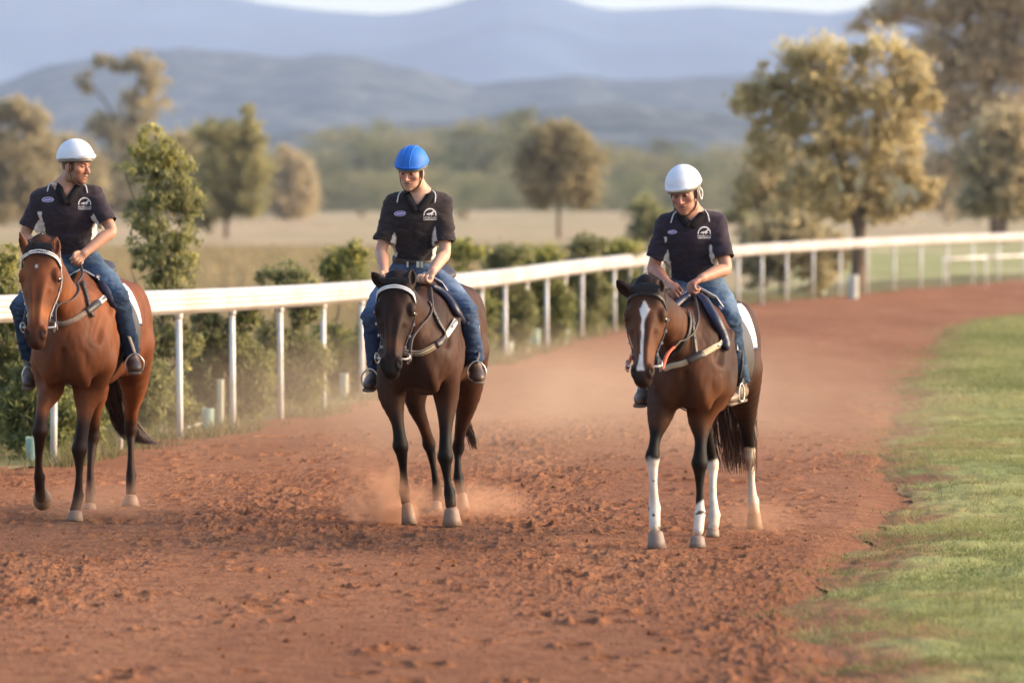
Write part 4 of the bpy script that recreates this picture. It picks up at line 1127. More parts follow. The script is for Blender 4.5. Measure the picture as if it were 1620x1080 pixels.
    for i in range(240):
        x = rng.normal(0, .026); L = rng.uniform(*spec['forelock'])
        pa = []
        for u in np.linspace(0, 1, 6):
            q = H(-.03 + u * L, x * (1 + .7 * u), .03); q, _ = surf.near(q, .003 + (.020 * rng.random()) * u); pa.append(q + l * .012 * rng.normal() * u)
        hair_strip(tv, tf, tc, pa, .007, l, spec['hair'], np.array(spec['hair']) * 1.6)
    mk('mane', np.array(tv), np.array(tf), M_HAIR, root, np.array(tc), False)
    # short dusty coronet / fetlock feather left out: clipped racehorse
    return dict(root=root, surfb=surfb, surf=surf, T=T, H=H, lt=lt, bk=bk, O=O, sc=sc, Y0=Y0, hs=hs, a=a, f=f, l=l)

SP = (.17, .10, 1.0)
BLK = (.022, .015, .012)
horse_specs = []
horse_specs.append(dict(
    label='bright bay horse with black lower legs, ridden by the man looking sideways', Y0=33.05, psi=6.6, chest_px=111, scale=1.0, seed=3,
    coat=((.175, .052, .017), (.036, .013, .006), (.34, .115, .035)), face_dark=(.75, 0.0), tan_muzzle=.5, hair=(.016, .011, .009), hair_tip=(.09, .04, .022), mane_side=-1, forelock=(.05, .16),
    head=dict(poll=(63, 388, -.62), nose=(54, 542, -.84), yaw=-7, size=1.22), blaze=[(.20, .25, .006, .004, -.003)],
    ears=[(44, 404, -.60, 31, 367, -.66, -.55), (84, 402, -.60, 90, 374, -.58, .5)],
    legs=[
        dict(anchor=(-.16, .06, 1.02), r0=.12, tag=11, joint=2, fet=4, hind=False, black=(.62, .72), ground=False, sole=True,
             n=[(80, 612, .05, 46), (68, 645, -.10, 25), (64, 682, -.22, 25), (61, 727, -.12, 13.5), (62, 754, -.06, 19), (63, 772, -.02, 19), (64, 786, .01, 17)], hoof=(65, 780, 25, 68, 786, 31, .03, .12, 'a')),
        dict(anchor=(.16, .08, 1.02), r0=.13, tag=12, joint=2, fet=4, hind=False, black=(.60, .72),
             n=[(140, 612, .12, 54), (133, 660, .06, 27), (126, 710, .0, 25), (125.5, 746, .0, 14), (123.5, 784, .0, 18), (119, 806, -.03, 17)], hoof=(119.5, 809, 23, 119, 823, 29, -.04, -.05, 'g')),
        dict(anchor=(-.14, 1.15, 1.05), r0=.16, tag=13, joint=2, fet=4, hind=True, black=(.52, .70),
             n=[(150, 612, 1.15, 48), (148, 655, 1.22, 27), (147, 690, 1.32, 22), (143, 738, 1.22, 13), (143, 779, 1.16, 18), (142.5, 795, 1.12, 16)], hoof=(142.5, 797, 20, 142, 812, 25, 1.11, 1.10, 'g')),
        dict(anchor=(.16, 1.25, 1.1), r0=.17, tag=14, joint=2, fet=4, hind=True, black=(.50, .66),
             n=[(212, 608, 1.38, 46), (208, 645, 1.52, 28), (207, 678, 1.62, 21.5), (207, 712, 1.56, 12), (207, 752, 1.50, 17.5), (207, 778, 1.46, 16)], hoof=(207, 785, 22, 207, 806, 30, 1.44, 1.42, 'g'))],
    tail=[(180, 520, 1.62), (182, 600, 1.62), (190, 650, 1.68), (212, 690, 1.74), (244, 704, 1.78)], tail_w=[.03, .05, .07, .07, .08, .09]))
horse_specs.append(dict(
    label='dark brown horse with an unmarked face, carrying the rider in the blue helmet', Y0=32.56, psi=6.6, chest_px=661, scale=.985, seed=13,
    coat=((.031, .0125, .0072), (.009, .0052, .004), (.10, .038, .018)), face_dark=(.8, 0.0), tan_muzzle=.45, hair=(.014, .010, .008), hair_tip=(.07, .03, .018), mane_side=-1, forelock=(.03, .08),
    head=dict(poll=(626, 444, -.62), nose=(617, 590, -.82), yaw=-5, size=1.17), blaze=[],
    ears=[(604, 450, -.60, 588, 430, -.62, -.5), (649, 450, -.60, 651, 424, -.58, .35)],
    legs=[
        dict(anchor=(-.16, .06, 1.02), r0=.12, tag=11, joint=2, fet=4, hind=False, black=(.55, .80),
             n=[(620, 622, .02, 48), (629, 668, -.02, 24), (634, 705, -.03, 25), (638, 742, .05, 15), (639.5, 775, .12, 19), (642, 794, .13, 15)], hoof=(644, 799, 20, 648, 824, 25, .12, .10, 'g')),
        dict(anchor=(.15, .08, 1.02), r0=.125, tag=12, joint=2, fet=4, hind=False, black=(.55, .80),
             n=[(706, 628, .10, 42), (705, 680, .05, 24), (704.5, 722, .0, 25), (707.5, 757, .0, 14.5), (711, 779, .0, 20), (713, 797, -.03, 18)], hoof=(714, 805, 25, 716, 829, 32, -.03, -.04, 'g')),
        dict(anchor=(-.14, 1.15, 1.05), r0=.15, tag=13, joint=2, fet=4, hind=True, black=(.40, .55),
             n=[(657, 632, 1.12, 36), (670, 672, 1.25, 22), (679, 702, 1.40, 20.5), (686, 740, 1.42, 12), (691, 776, 1.46, 17), (691, 792, 1.44, 14)], hoof=(691, 794, 17, 691, 808, 21, 1.43, 1.42, 'g')),
        dict(anchor=(.16, 1.22, 1.08), r0=.17, tag=14, joint=2, fet=4, hind=True, black=(.45, .62),
             n=[(740, 625, 1.35, 44), (729, 678, 1.50, 23), (725.5, 707, 1.62, 19.5), (724, 730, 1.60, 12.5), (725, 755, 1.60, 17.5), (729, 778, 1.58, 15)], hoof=(731, 782, 17, 734, 803, 22, 1.57, 1.55, 'g'))],
    tail=[(712, 540, 1.62), (722, 600, 1.66), (733, 660, 1.70), (746, 690, 1.75), (750, 712, 1.78)], tail_w=[.02, .03, .03, .03, .03, .03], tail_n=160))
horse_specs.append(dict(
    label='brown horse with a white star and stripe and white lower legs, rightmost of the three', Y0=30.5, psi=9.6, chest_px=1091, scale=.945, seed=23,
    coat=((.042, .015, .0075), (.009, .005, .0035), (.19, .066, .025)), face_dark=(.9, 0.0), tan_muzzle=.25, hair=(.014, .010, .009), hair_tip=(.13, .05, .028), mane_side=-1, forelock=(.05, .15),
    head=dict(poll=(1022, 452, -.62), nose=(1015, 602, -.82), yaw=-8, size=1.15),
    blaze=[(.16, .27, .002, .024, -.004), (.24, .37, .027, .007, -.004), (.32, .80, .0075, .006, -.004), (.72, .90, .006, .018, -.010)],
    ears=[(995, 463, -.60, 975, 443, -.62, -.5), (1043, 462, -.60, 1042, 440, -.58, .35)],
    legs=[
        dict(anchor=(-.16, .06, 1.02), r0=.12, tag=11, joint=2, fet=4, hind=False, black=(.64, .76), white=(.515, .0), hcol=(.20, .14, .11),
             n=[(1045, 652, -.02, 46), (1037, 692, -.08, 22), (1033, 722, -.12, 23), (1033.5, 762, -.10, 15.5), (1035, 803, -.06, 21), (1036, 832, -.08, 18)], hoof=(1037, 842, 27, 1040, 867, 31, -.09, -.10, 'g')),
        dict(anchor=(.15, .08, 1.02), r0=.125, tag=12, joint=2, fet=4, hind=False, black=(.60, .76), white=(.275, -.8), hcol=(.20, .14, .11),
             n=[(1110, 652, .10, 50), (1109, 696, .05, 24), (1107, 732, .0, 26), (1107, 772, .0, 14.5), (1107, 812, .0, 19), (1105, 838, -.03, 17)], hoof=(1103, 849, 25, 1104, 867, 28, -.03, -.04, 'g')),
        dict(anchor=(-.12, 1.12, 1.05), r0=.14, tag=13, joint=2, fet=4, hind=True, black=(.58, .75), white=(.44, .0), wcol=(.62, .54, .46), hcol=(.28, .19, .13),
             n=[(1112, 655, 1.05, 30), (1122, 700, 1.15, 19), (1128, 734, 1.22, 18.5), (1128, 776, 1.12, 13), (1130, 815, 1.02, 20), (1129, 832, .98, 17)], hoof=(1129, 836, 19, 1128, 853, 22, .96, .95, 'g')),
        dict(anchor=(.16, 1.22, 1.08), r0=.17, tag=14, joint=2, fet=4, hind=True, black=(.55, .75), white=(.50, .0), wcol=(.62, .52, .42), ground=False, hcol=(.30, .18, .10),
             n=[(1178, 640, 1.35, 46), (1183, 684, 1.50, 24), (1186, 718, 1.62, 20), (1189, 762, 1.66, 13.5), (1190.5, 792, 1.68, 21), (1193, 806, 1.74, 18)], hoof=(1193, 806, 20, 1194, 834, 27, 1.75, 1.80, 'a'))],
    tail=[(1160, 560, 1.62), (1158, 640, 1.62), (1162, 700, 1.62), (1166, 750, 1.62)], tail_w=[.04, .09, .14, .14, .11]))
HORSES = [horse(s) for s in horse_specs]
# ------------------------------------------------------------------ riders and tack
M_SKIN = mat('skin', rough=.55, scale=30, var=.06, bump=.06, attr=True, spec=.35, bdist=.003)
M_SHIRT = mat('polo_cloth', rough=.9, scale=25, var=.14, bump=.35, bscale=320, attr=True, spec=.15, bdist=.003, sheen=.1)
M_DENIM = mat('denim', rough=.9, scale=16, var=.16, bump=.4, bscale=260, attr=True, spec=.15, bdist=.003)
M_BOOT = mat('boot_leather', (.075, .042, .028), .5, 14, .3, .2, tint=((.19, .12, .08), 9))
M_SOLE = mat('boot_sole', (.16, .11, .08), .8, 20, .2)
M_WHITE = mat('white_cloth', (.78, .78, .80), .75, 20, .05, .2, 60, spec=.2)
M_HELW = mat('white_helmet_cover', (.74, .76, .84), .6, 12, .05, .35, 14, spec=.3, bdist=.012, stretch=(1, 1, 2.2))
M_HELB = mat('blue_helmet_cover', (.008, .14, .56), .6, 12, .12, .15, 40, spec=.35)
M_BLK = mat('black_webbing', (.02, .018, .02), .6, 30, .2, .1)
M_NAVY = mat('navy_saddle_cloth', (.022, .022, .05), .45, 20, .15, .2, 60, spec=.5)
M_LEATH = mat('dark_leather', (.035, .022, .018), .5, 30, .2, .1)
M_STEEL = mat('steel', (.62, .58, .54), .3, 10, .05, 0, metal=.9)
M_LOGO = mat('white_stitching', (.68, .64, .68), .8, 60, .1, .1)
M_PURP = mat('purple_stitching', (.24, .20, .52), .8, 60, .1, .1)
M_VISOR = mat('grey_visor', (.17, .15, .13), .35, 10, .1, 0)
M_BUCKLE = mat('belt_leather', (.045, .03, .026), .5, 30, .2, .1)

def text_polys(word):
    cu = bpy.data.curves.new('letters', 'FONT'); cu.body = word; cu.resolution_u = 3; cu.align_x = 'CENTER'
    ob = bpy.data.objects.new('letters', cu); COL.objects.link(ob)
    dg = bpy.context.evaluated_depsgraph_get(); me = bpy.data.meshes.new_from_object(ob.evaluated_get(dg))
    v = np.array([q.co[:2] for q in me.vertices]); f = [tuple(p.vertices) for p in me.polygons]
    bpy.data.objects.remove(ob); bpy.data.curves.remove(cu); bpy.data.meshes.remove(me)
    return v, f

def person(sp, hz):
    Y0 = hz['Y0']; Q = lambda a: P(a[0], a[1], Y0 + a[2]); up = np.array([0, 0, 1.0]); k = Y0 / 8100
    root = thing('person', (Q(sp['hipc'])[0], Q(sp['hipc'])[1], Q(sp['hipc'])[2]), sp['label'], 'person', 'riders in matching dark polo shirts')
    ty = R(sp['torso_yaw']); fw = np.array([math.sin(ty), -math.cos(ty), 0]); tl = np.array([math.cos(ty), math.sin(ty), 0])
    waist, chest, neck = Q(sp['waist']), Q(sp['chest']), Q(sp['neck'])
    sh = {s: Q(sp['sh'][i]) for i, s in enumerate('LR')}; el = {s: Q(sp['el'][i]) for i, s in enumerate('LR')}; wr = {s: Q(sp['wr'][i]) for i, s in enumerate('LR')}
    hw_w, hw_c = sp['hw']      # half widths waist / chest in metres
    ax = unit(neck - waist)
    # ---------------- body (skin)
    B = Sdf()
    hc = Q(sp['head']); yw, pt, rl = [R(q) for q in sp['head_rot']]     # yaw (right +), pitch (down +), roll
    w = np.array([math.sin(yw) * math.cos(pt), -math.cos(yw) * math.cos(pt), -math.sin(pt)])
    r = unit(np.cross(w, up) * -1); r = unit(np.cross(up, w)); u = unit(np.cross(w, r))
    if u[2] < 0: u = -u
    if r[0] < 0 and abs(yw) < 1.5: r = -r
    r, u = r * math.cos(rl) + u * math.sin(rl), u * math.cos(rl) - r * math.sin(rl)
    hs = sp.get('hs', 1.0); A = (r, w, u)
    E = lambda x, y, z: hc + (r * x + w * y + u * z) * hs
    B.ell(E(0, -.012, .03), np.array([.075, .094, .092]) * hs, A, k=.03, tag=1)
    B.ell(E(0, .028, -.035), np.array([.060, .060, .080]) * hs, A, k=.025, tag=1)
    B.ell(E(0, .030, -.078), np.array([.050, .050, .034]) * hs, A, k=.025, tag=1)
    B.ell(E(0, .066, -.104), np.array([.022, .018, .017]) * hs, A, k=.018, tag=1)
    B.chain([E(0, .085, .012), E(0, .096, -.015), E(0, .108, -.036)], np.array([.007, .009, .012]) * hs, k=.010, tag=2)
    for s in (-1, 1):
        B.ell(E(s * .012, .096, -.038), np.array([.009, .010, .008]) * hs, A, k=.006, tag=2)
        B.chain([E(s * .010, .088, .022), E(s * .034, .080, .026), E(s * .052, .062, .020)], np.array([.007, .009, .007]) * hs, k=.012, tag=3)
        B.ell(E(s * .030, .094, .004), np.array([.017, .014, .010]) * hs, A, k=.008, tag=1, cut=True)
        B.ell(E(s * .030, .074, .003), np.array([.013, .013, .011]) * hs, A, k=.003, tag=4)
        B.ell(E(s * .045, .055, -.022), np.array([.022, .024, .018]) * hs, A, k=.02, tag=1)
        B.ell(E(s * .076, -.008, -.012), np.array([.009, .019, .031]) * hs, A, k=.006, tag=5)
        B.ell(E(s * .052, -.002, -.072), np.array([.018, .03, .03]) * hs, A, k=.02, tag=1)
    B.ell(E(0, .083, -.060), np.array([.024, .012, .0065]) * hs, A, k=.005, tag=6)
    B.ell(E(0, .081, -.074), np.array([.020, .012, .0075]) * hs, A, k=.005, tag=6)
    B.ell(E(0, .092, -.0665), np.array([.022, .008, .0022]) * hs, A, k=.003, tag=6, cut=True)
    B.chain([E(0, -.025, -.04), neck + up * .01, neck - up * .06], np.array([.056, .060, .075]), k=.03, tag=7)
    B.chain([neck - up * .04 - fw * .015, chest, waist, Q(sp['hipc'])], [.085, .094, .066, .07], k=.04, n=tl, w=[1.3, hw_c / .115, hw_w / .10, 1.3], tag=8, sub=3)
    for s in 'LR':
        B.chain([sh[s] - up * .01, sh[s] * .45 + el[s] * .55, el[s], el[s] * .65 + wr[s] * .35, wr[s]], [.050, .043, .037, .040, .026], k=.02, tag=9)
        hd = unit(np.array(sp['hand'][s][0], float)); pn = np.array(sp['hand'][s][1], float); pn = unit(pn - hd * (pn @ hd)); b = np.cross(hd, pn) * sp['hand'][s][2]
        W = wr[s]
        B.chain([W - hd * .01, W + hd * .03, W + hd * .078], [.020, .019, .020], k=.012, n=b, w=[1.25, 1.7, 2.05], tag=10)
        for i, ln in enumerate((.94, 1.05, 1.0, .80)):
            p = W + hd * (.082 - .006 * abs(i - 1.2)) + b * (i - 1.5) * .0215
            pts = [p - hd * .02]
            for an, L in ((10, .012), (62, .040), (125, .026), (185, .020)):
                an = R(an + 3 * i); p = p + (hd * math.cos(an) + pn * math.sin(an)) * L * ln; pts.append(p)
            B.chain(pts, [.0105, .0108, .0100, .0092, .0078], k=.003, tag=10, sub=2)
        p = W + hd * .022 - b * .030; pts = [p, p + hd * .030 - b * .012 + pn * .018, p + hd * .056 - b * .002 + pn * .034, p + hd * .072 + b * .014 + pn * .040]
        B.chain(pts, [.014, .0125, .011, .009], k=.006, tag=10, sub=2)
    hip = {s: Q(sp['hip'][i]) for i, s in enumerate('LR')}; kn = {s: Q(sp['kn'][i]) for i, s in enumerate('LR')}; an_ = {s: Q(sp['an'][i]) for i, s in enumerate('LR')}
    for s in 'LR':
        B.chain([Q(sp['hipc']), hip[s], kn[s], an_[s]], [.07, .06, .038, .028], k=.03, tag=11)
    v, f = B.mesh(.0042)
    tg = B.tags(v); rel = v - hc; hx, hy, hz_ = rel @ r / hs, rel @ w / hs, rel @ u / hs
    n1 = fbm(v * 30, 3, 7); n2 = fbm(v * 9, 2, 9)
    sk, red = np.array(sp['skin']), np.array(sp['red'])
    c = sk[None] * (.9 + .2 * n1)[:, None]; t = smooth(.45, .65, n2)[:, None] * .5; c = c * (1 - t) + red * t
    head = (tg <= 6)
    ck = (np.exp(-((np.abs(hx) - .042) / .022) ** 2 - ((hz_ + .03) / .025) ** 2) + np.exp(-(hx / .014) ** 2 - ((hz_ + .03) / .02) ** 2) * (hy > .08)) * head
    c = c * (1 - .55 * ck[:, None]) + red * .55 * ck[:, None]
    lip = np.exp(-(hx / .022) ** 4 - ((hz_ + .067) / .010) ** 2) * (hy > .06) * head
    c = c * (1 - .7 * lip[:, None]) + np.array([.34, .12, .09]) * .7 * lip[:, None]
    ml = np.exp(-(hx / .024) ** 4 - ((hz_ + .0668) / .0022) ** 2) * (hy > .06) * head; c = c * (1 - .75 * ml[:, None])
    eye = np.exp(-((np.abs(hx) - .031) / .014) ** 4 - ((hz_ + .001) / .0050) ** 2) * (hy > .05) * head; c = c * (1 - .8 * eye[:, None])
    soc = np.exp(-((np.abs(hx) - .031) / .020) ** 2 - ((hz_ - .004) / .014) ** 2) * (hy > .04) * head; c = c * (1 - .30 * soc[:, None])
    bw = np.exp(-((np.abs(hx) - .032) / .022) ** 4 - ((hz_ - .024) / .0055) ** 2) * (hy > .05) * head; c = c * (1 - .72 * bw[:, None])
    hair = head * smooth(.028, .012, hy) * smooth(-.05, -.03, hz_) * (tg != 5) + head * smooth(.045, .03, hy) * (np.abs(hx) > .055) * smooth(-.045, -.02, hz_) * (tg != 5)
    hair = np.clip(hair, 0, 1); hc_ = np.array(sp['hair']); c = c * (1 - .9 * hair[:, None]) + hc_ * .9 * hair[:, None]
    if sp.get('beard'):
        bd = head * (smooth(-.035, -.06, hz_) * (1 - lip)) * (.5 + .5 * n1); bd = bd * sp['beard']; c = c * (1 - bd[:, None]) + np.array([.11, .055, .035]) * bd[:, None]
    mk('body', v, f, M_SKIN, root, c)
    # ---------------- shirt
    S = Sdf(); hem = Q(sp['hem']); hemn = -ax
    S.chain([hem - ax * .03, waist, chest, chest * .45 + neck * .55 - up * .02], [hw_w * .66, hw_w * .68, .128, .085], k=.03, n=tl, w=[1.5, 1.48, hw_c / .128, hw_c * .92 / .085], tag=1, clip=[(hem, -ax)])
    S.chain([sh['L'], neck - up * .05 - fw * .01, sh['R']], [.056, .085, .056], k=.05, tag=1)
    S.chain([neck - up * .05 - fw * .02, neck + up * .005 - fw * .022], [.088, .070], k=.03, tag=1)
    for i, s in enumerate('LR'):
        d = unit(el[s] - sh[s]); e_ = sh[s] + d * np.linalg.norm(el[s] - sh[s]) * sp['sleeve'][i]
        S.chain([sh[s], sh[s] * .5 + e_ * .5, e_ + d * .03], [.062, .068, sp.get('cuff', .072)], k=.045, tag=2 + i, clip=[(e_, d)])
        S.chain([sh[s] + d * .05, e_ + d * .05], [.045, sp.get('cuff', .072) - .006], k=.004, tag=9, cut=True, clip=[(e_ - d * .055, -d)])
    # open neck: a V down the front, and the neck hole
    vb = Q(sp['vbot']); vl, vr = [Q(a) for a in sp['vtop']]
    def side(p0, p1, inside):
        d = unit(p1 - p0); n_ = unit(np.cross(d, fw)); 
        if (inside - p0) @ n_ > 0: n_ = -n_
        return (p0, n_)
    mid = (vb + vl + vr) / 3
    S.planes([side(vb, vl, mid), side(vb, vr, mid), (neck - fw * .005, -fw), (vb + up * .30, up)], (np.minimum.reduce([vb, vl, vr]) - .12, np.maximum.reduce([vb, vl, vr]) + .16), k=.006)
    S.chain([neck - up * .02, neck + up * .08], [.060, .066], k=.006, cut=True)
    v, f = S.mesh(.0055, relax=2)
    nn = normals(v, f)
    q = v @ np.stack([tl, fw, ax], 1)
    fold = np.abs(fbm(q * np.array([9, 9, 17]) + sp['seed'], 3, sp['seed']) - .5) * 2
    low = smooth(chest[2], waist[2], v[:, 2])
    v = v + nn * ((fold - .35) * (.014 + .016 * low))[:, None]
    tg = S.tags(v)
    sc_ = np.array(sp['shirt']); c = sc_[None] * (.85 + .3 * fbm(v * 12, 3, 3))[:, None]
    latv = (v - chest) @ tl; lw = np.interp(v[:, 2], [hem[2], chest[2]], [hw_w, hw_c]); fr = (v - chest - ax * ((v - chest) @ ax)[:, None]) @ fw
    ang = np.degrees(np.arctan2(fr, np.abs(latv) - lw * .25)); hgt = v[:, 2]
    pan = (tg == 1) * (np.abs(latv) > lw * .72) * (ang < sp.get('panel', 30)) * (hgt < chest[2] + .0)
    for i, s in enumerate('LR'):
        d = unit(el[s] - sh[s]); inn = unit((chest - sh[s]) - d * ((chest - sh[s]) @ d)); rr = v - sh[s]; rr = rr - d[None] * (rr @ d)[:, None]; rr = rr / (np.linalg.norm(rr, axis=1)[:, None] + 1e-9)
        along = (v - sh[s]) @ d / np.linalg.norm(el[s] - sh[s])
        pan = pan | ((tg == 2 + i) & (rr @ inn > .62) & (along > .48))
    c = np.where(pan[:, None] > 0, np.array([[.66, .62, .58]]), c)
    shirt = mk('shirt', v, f, M_SHIRT, root, c)
    ss = Surf(v, f, Y0 + .4)
    # collar with white piping
    for path, tip in zip(sp['collar'], (0, 1)):
        pts, nr = zip(*[ss.pix(a, b_, .004) for a, b_ in path]); pts = catmull(np.array(pts), 3); nr = np.array([nr[min(int(i / 3), len(nr) - 1)] for i in range(len(pts))])
        mb = MB(); ribbon(pts, nr, [.052] * len(pts), .007, mb); col_ = mb.build('collar', M_BLK2, shirt)
    for path in sp['piping']:
        pts = catmull(np.array([ss.pix(a, b_, .011)[0] for a, b_ in path]), 3)
        mb = MB(); mb.tube(pts, .0042, 6); mb.build('piping', M_LOGO, shirt)
    # badges stitched on the chest
    def decal(name, polys, m, off=.004):
        mb = MB()
        for vs2, fs in polys:
            mb.add([ss.pix(a, b_, off)[0] for a, b_ in vs2], fs)
        return mb.build(name, m, shirt, False)
    bx, by, bs = sp['badge']       # centre of the arch base in the picture, half width
    arc = [(bx + bs * g * math.cos(t_), by - bs * g * 1.02 * math.sin(t_)) for t_ in np.linspace(R(-8), R(188), 22) for g in (1.0, .84)]
    poly = [(arc, [(2*i, 2*i+1, 2*i+3, 2*i+2) for i in range(21)])]
    hp = [(-.66, .12), (-.45, -.02), (-.25, -.10), (.05, -.14), (.22, -.22), (.42, -.40), (.56, -.42), (.70, -.30), (.62, -.24), (.50, -.22), (.42, -.02), (.62, .04), (.60, .10), (.36, .08), (.30, .26), (.22, .26), (.22, .08), (-.08, .06), (-.12, .26), (-.20, .27), (-.20, .06), (-.40, .16), (-.44, .10)]
    ctr = [(0.02, -.03)]
    # fan triangles, drawn as a galloping horse with no rider
    hv = [(bx + a * bs, by - .15 * bs + b_ * bs * 1.05) for a, b_ in hp + ctr]; nh = len(hp)
    poly.append((hv, [(nh, i, (i + 1) % nh) for i in range(nh)]))
    tv, tf = text_polys('MORGAN'); wd = np.ptp(tv[:, 0]); sx = 2.0 * bs / wd
    poly.append(([(bx + a * sx, by + bs * .62 - b_ * sx * 1.05) for a, b_ in tv - np.array([(tv[:, 0].min() + tv[:, 0].max()) / 2, 0])], tf))
    poly.append(([(bx - bs, by + bs * .70), (bx, by + bs * .70), (bx + bs, by + bs * .70), (bx + bs, by + bs * .78), (bx, by + bs * .78), (bx - bs, by + bs * .78)], [(0, 1, 4, 5), (1, 2, 3, 4)]))
    decal('stable_badge', poly, M_LOGO)
    ox, oy, ow = sp['oval']; N = 20
    ov = lambda g: [(ox + ow * g * math.cos(t_), oy + ow * .46 * g * math.sin(t_) - math.cos(t_) * ow * .04) for t_ in np.linspace(0, 2 * math.pi, N, endpoint=False)]
    decal('sponsor_badge', [(ov(1.0) + [(ox, oy)], [(N, i, (i + 1) % N) for i in range(N)])], M_LOGO, .004)
    decal('sponsor_badge_field', [(ov(.84) + [(ox, oy)], [(N, i, (i + 1) % N) for i in range(N)])], M_PURP, .0055)
    sw = [(ox + ow * a, oy + ow * b_) for a, b_ in ((-.6, .12), (-.3, -.12), (0, -.05), (.3, -.16), (.62, -.08), (.62, .06), (.3, .02), (0, .12), (-.3, .08), (-.58, .22))]
    decal('sponsor_badge_script', [(sw, [(0, 1, 8, 9), (1, 2, 7, 8), (2, 3, 6, 7), (3, 4, 5, 6)])], M_LOGO, .007)
    # ---------------- jeans
    J = Sdf(); hipc = Q(sp['hipc'])
    J.chain([hem + ax * .02, hipc, hipc - up * .03], [hw_w * .62, .115, .12], k=.03, n=tl, w=[1.55, 1.35, 1.3], tag=1, clip=[(hem + ax * .012, ax)])
    for i, s in enumerate('LR'):
        J.chain([hip[s], hip[s] * .5 + kn[s] * .5 + up * .012, kn[s]], [.098, .096, .074], k=.05, tag=2)
        hm = an_[s]; d = unit(an_[s] - kn[s])
        J.chain([kn[s], kn[s] * .55 + hm * .45, hm + d * .03], [.074, .066, sp.get('jhem', .060)], k=.02, tag=3, clip=[(hm, d)])
    v, f = J.mesh(.006, relax=2); nn = normals(v, f)
    q = v + sp['seed']; fold = np.abs(fbm(q * np.array([10, 10, 22]), 3, 5 + sp['seed']) - .5) * 2
    nk_ = sum(np.exp(-(np.linalg.norm(v - kn[s], axis=1) / .10) ** 2) for s in 'LR') + sum(np.exp(-(np.linalg.norm(v - an_[s], axis=1) / .10) ** 2) for s in 'LR') + sum(np.exp(-(np.linalg.norm(v - hip[s], axis=1) / .11) ** 2) for s in 'LR')
    v = v + nn * ((fold - .35) * (.010 + .022 * np.clip(nk_, 0, 1)))[:, None]
    d0, d1 = [np.array(a) for a in sp['denim']]
    fade = np.zeros(len(v))
    for s in 'LR':
        m_ = hip[s] * .4 + kn[s] * .6 + up * .06 - fw * 0; fade = np.maximum(fade, np.exp(-(np.linalg.norm((v - m_) * np.array([1, .7, 1]), axis=1) / .17) ** 2))
    t = np.clip(fade * .8 + (fbm(v * 14, 3, 2) - .5) * .7, 0, 1)[:, None]; c = d0 * (1 - t) + d1 * t
    jeans = mk('jeans', v, f, M_DENIM, root, c)
    if sp.get('belt'):
        Bt = Sdf(); bt = hem + ax * .006
        Bt.chain([bt - ax * .08, bt + ax * .08], [hw_w * .70, hw_w * .70], k=.01, n=tl, w=1.47, clip=[(bt + ax * .017, ax), (bt - ax * .020, -ax)]); v, f = Bt.mesh(.006)
        belt = mk('belt', v, f, M_BUCKLE, root); sb = Surf(v, f)
        for (a, b_, w2, h2) in sp['belt']:
            p, n_ = sb.pix(a, b_, .006); mb = MB(); mb.box(p, (w2 * k, .008, h2 * k)); mb.build('buckle', M_STEEL, belt, False)
    # ---------------- boots
    for i, s in enumerate('LR'):
        a0 = an_[s]; toe = Q(sp['toe'][i]); d = unit(toe - a0 * np.array([1, 1, 0]) - np.array([0, 0, toe[2]]) + (a0 * 0)); 
        heel = a0 - up * .075 - unit((toe - a0) * np.array([1, 1, 0])) * .035; hor = unit(toe - heel); lat = unit(np.cross(hor, up)); upn = np.cross(lat, hor)
        F = Sdf(); F.chain([a0 + up * .05, a0 - up * .02, heel + up * .03], [.047, .045, .040], k=.03)
        L = np.linalg.norm(toe - heel)
        F.chain([heel + up * .018, heel + hor * L * .45 + upn * .022, heel + hor * L * .78 + upn * .006, toe + upn * .002], [.038, .041, .036, .028], k=.02, n=lat, w=[1.0, 1.05, 1.3, 1.25], clip=[(heel - upn * .022, -upn)])
        v, f = F.mesh(.006, relax=2); bt = mk('boot', v, f, M_BOOT, root)
        F = Sdf(); F.chain([heel - upn * .024, heel + hor * L * .5 - upn * .022, toe - upn * .026], [.034, .036, .034], k=.01, n=lat, w=[1.12, 1.1, 1.25], clip=[(heel - upn * .020, upn), (heel - upn * .038, -upn)])
        v, f = F.mesh(.006); mk('sole', v, f, M_SOLE, bt)
    # ---------------- helmet
    Hm = Sdf(); r0 = np.array(sp['helm']) * hs * np.array([.95, .95, .99])
    tilt = sp.get('helm_tilt', 0); wu = unit(u + w * tilt); ww = unit(w - u * tilt); AH = (r, ww, wu)
    brim = E(0, 0, sp.get('brim', .035))
    Hm.ell(E(0, -.010, .045), r0, AH, k=.01, clip=[(brim, -wu)])
    Hm.ell(E(0, -.010, .03), r0 * .86, AH, k=.004, cut=True)
    pk = brim + ww * (r0[1] - .012) ; Hm.ell(pk + wu * .010 - ww * .035, np.array([.082, sp.get('peak', .060), .010]) * hs, (r, unit(ww + wu * sp.get('peak_up', .0)), unit(wu - ww * sp.get('peak_up', .0))), k=.018)
    v, f = Hm.mesh(.0045, relax=2)
    hm = mk('helmet', v, f, sp['helm_mat'], root); sh_ = Surf(v, f)
    V_ = Sdf(); V_.ell(E(0, -.006, .040), r0 * np.array([.93, .93, .95]), AH, clip=[(brim - wu * .020 , -wu), (brim + wu * .004, wu)]); V_.ell(E(0, -.006, .03), r0 * .84, AH, cut=True, k=.004)
    v, f = V_.mesh(.005); mk('helmet_rim', v, f, M_VISOR, hm)
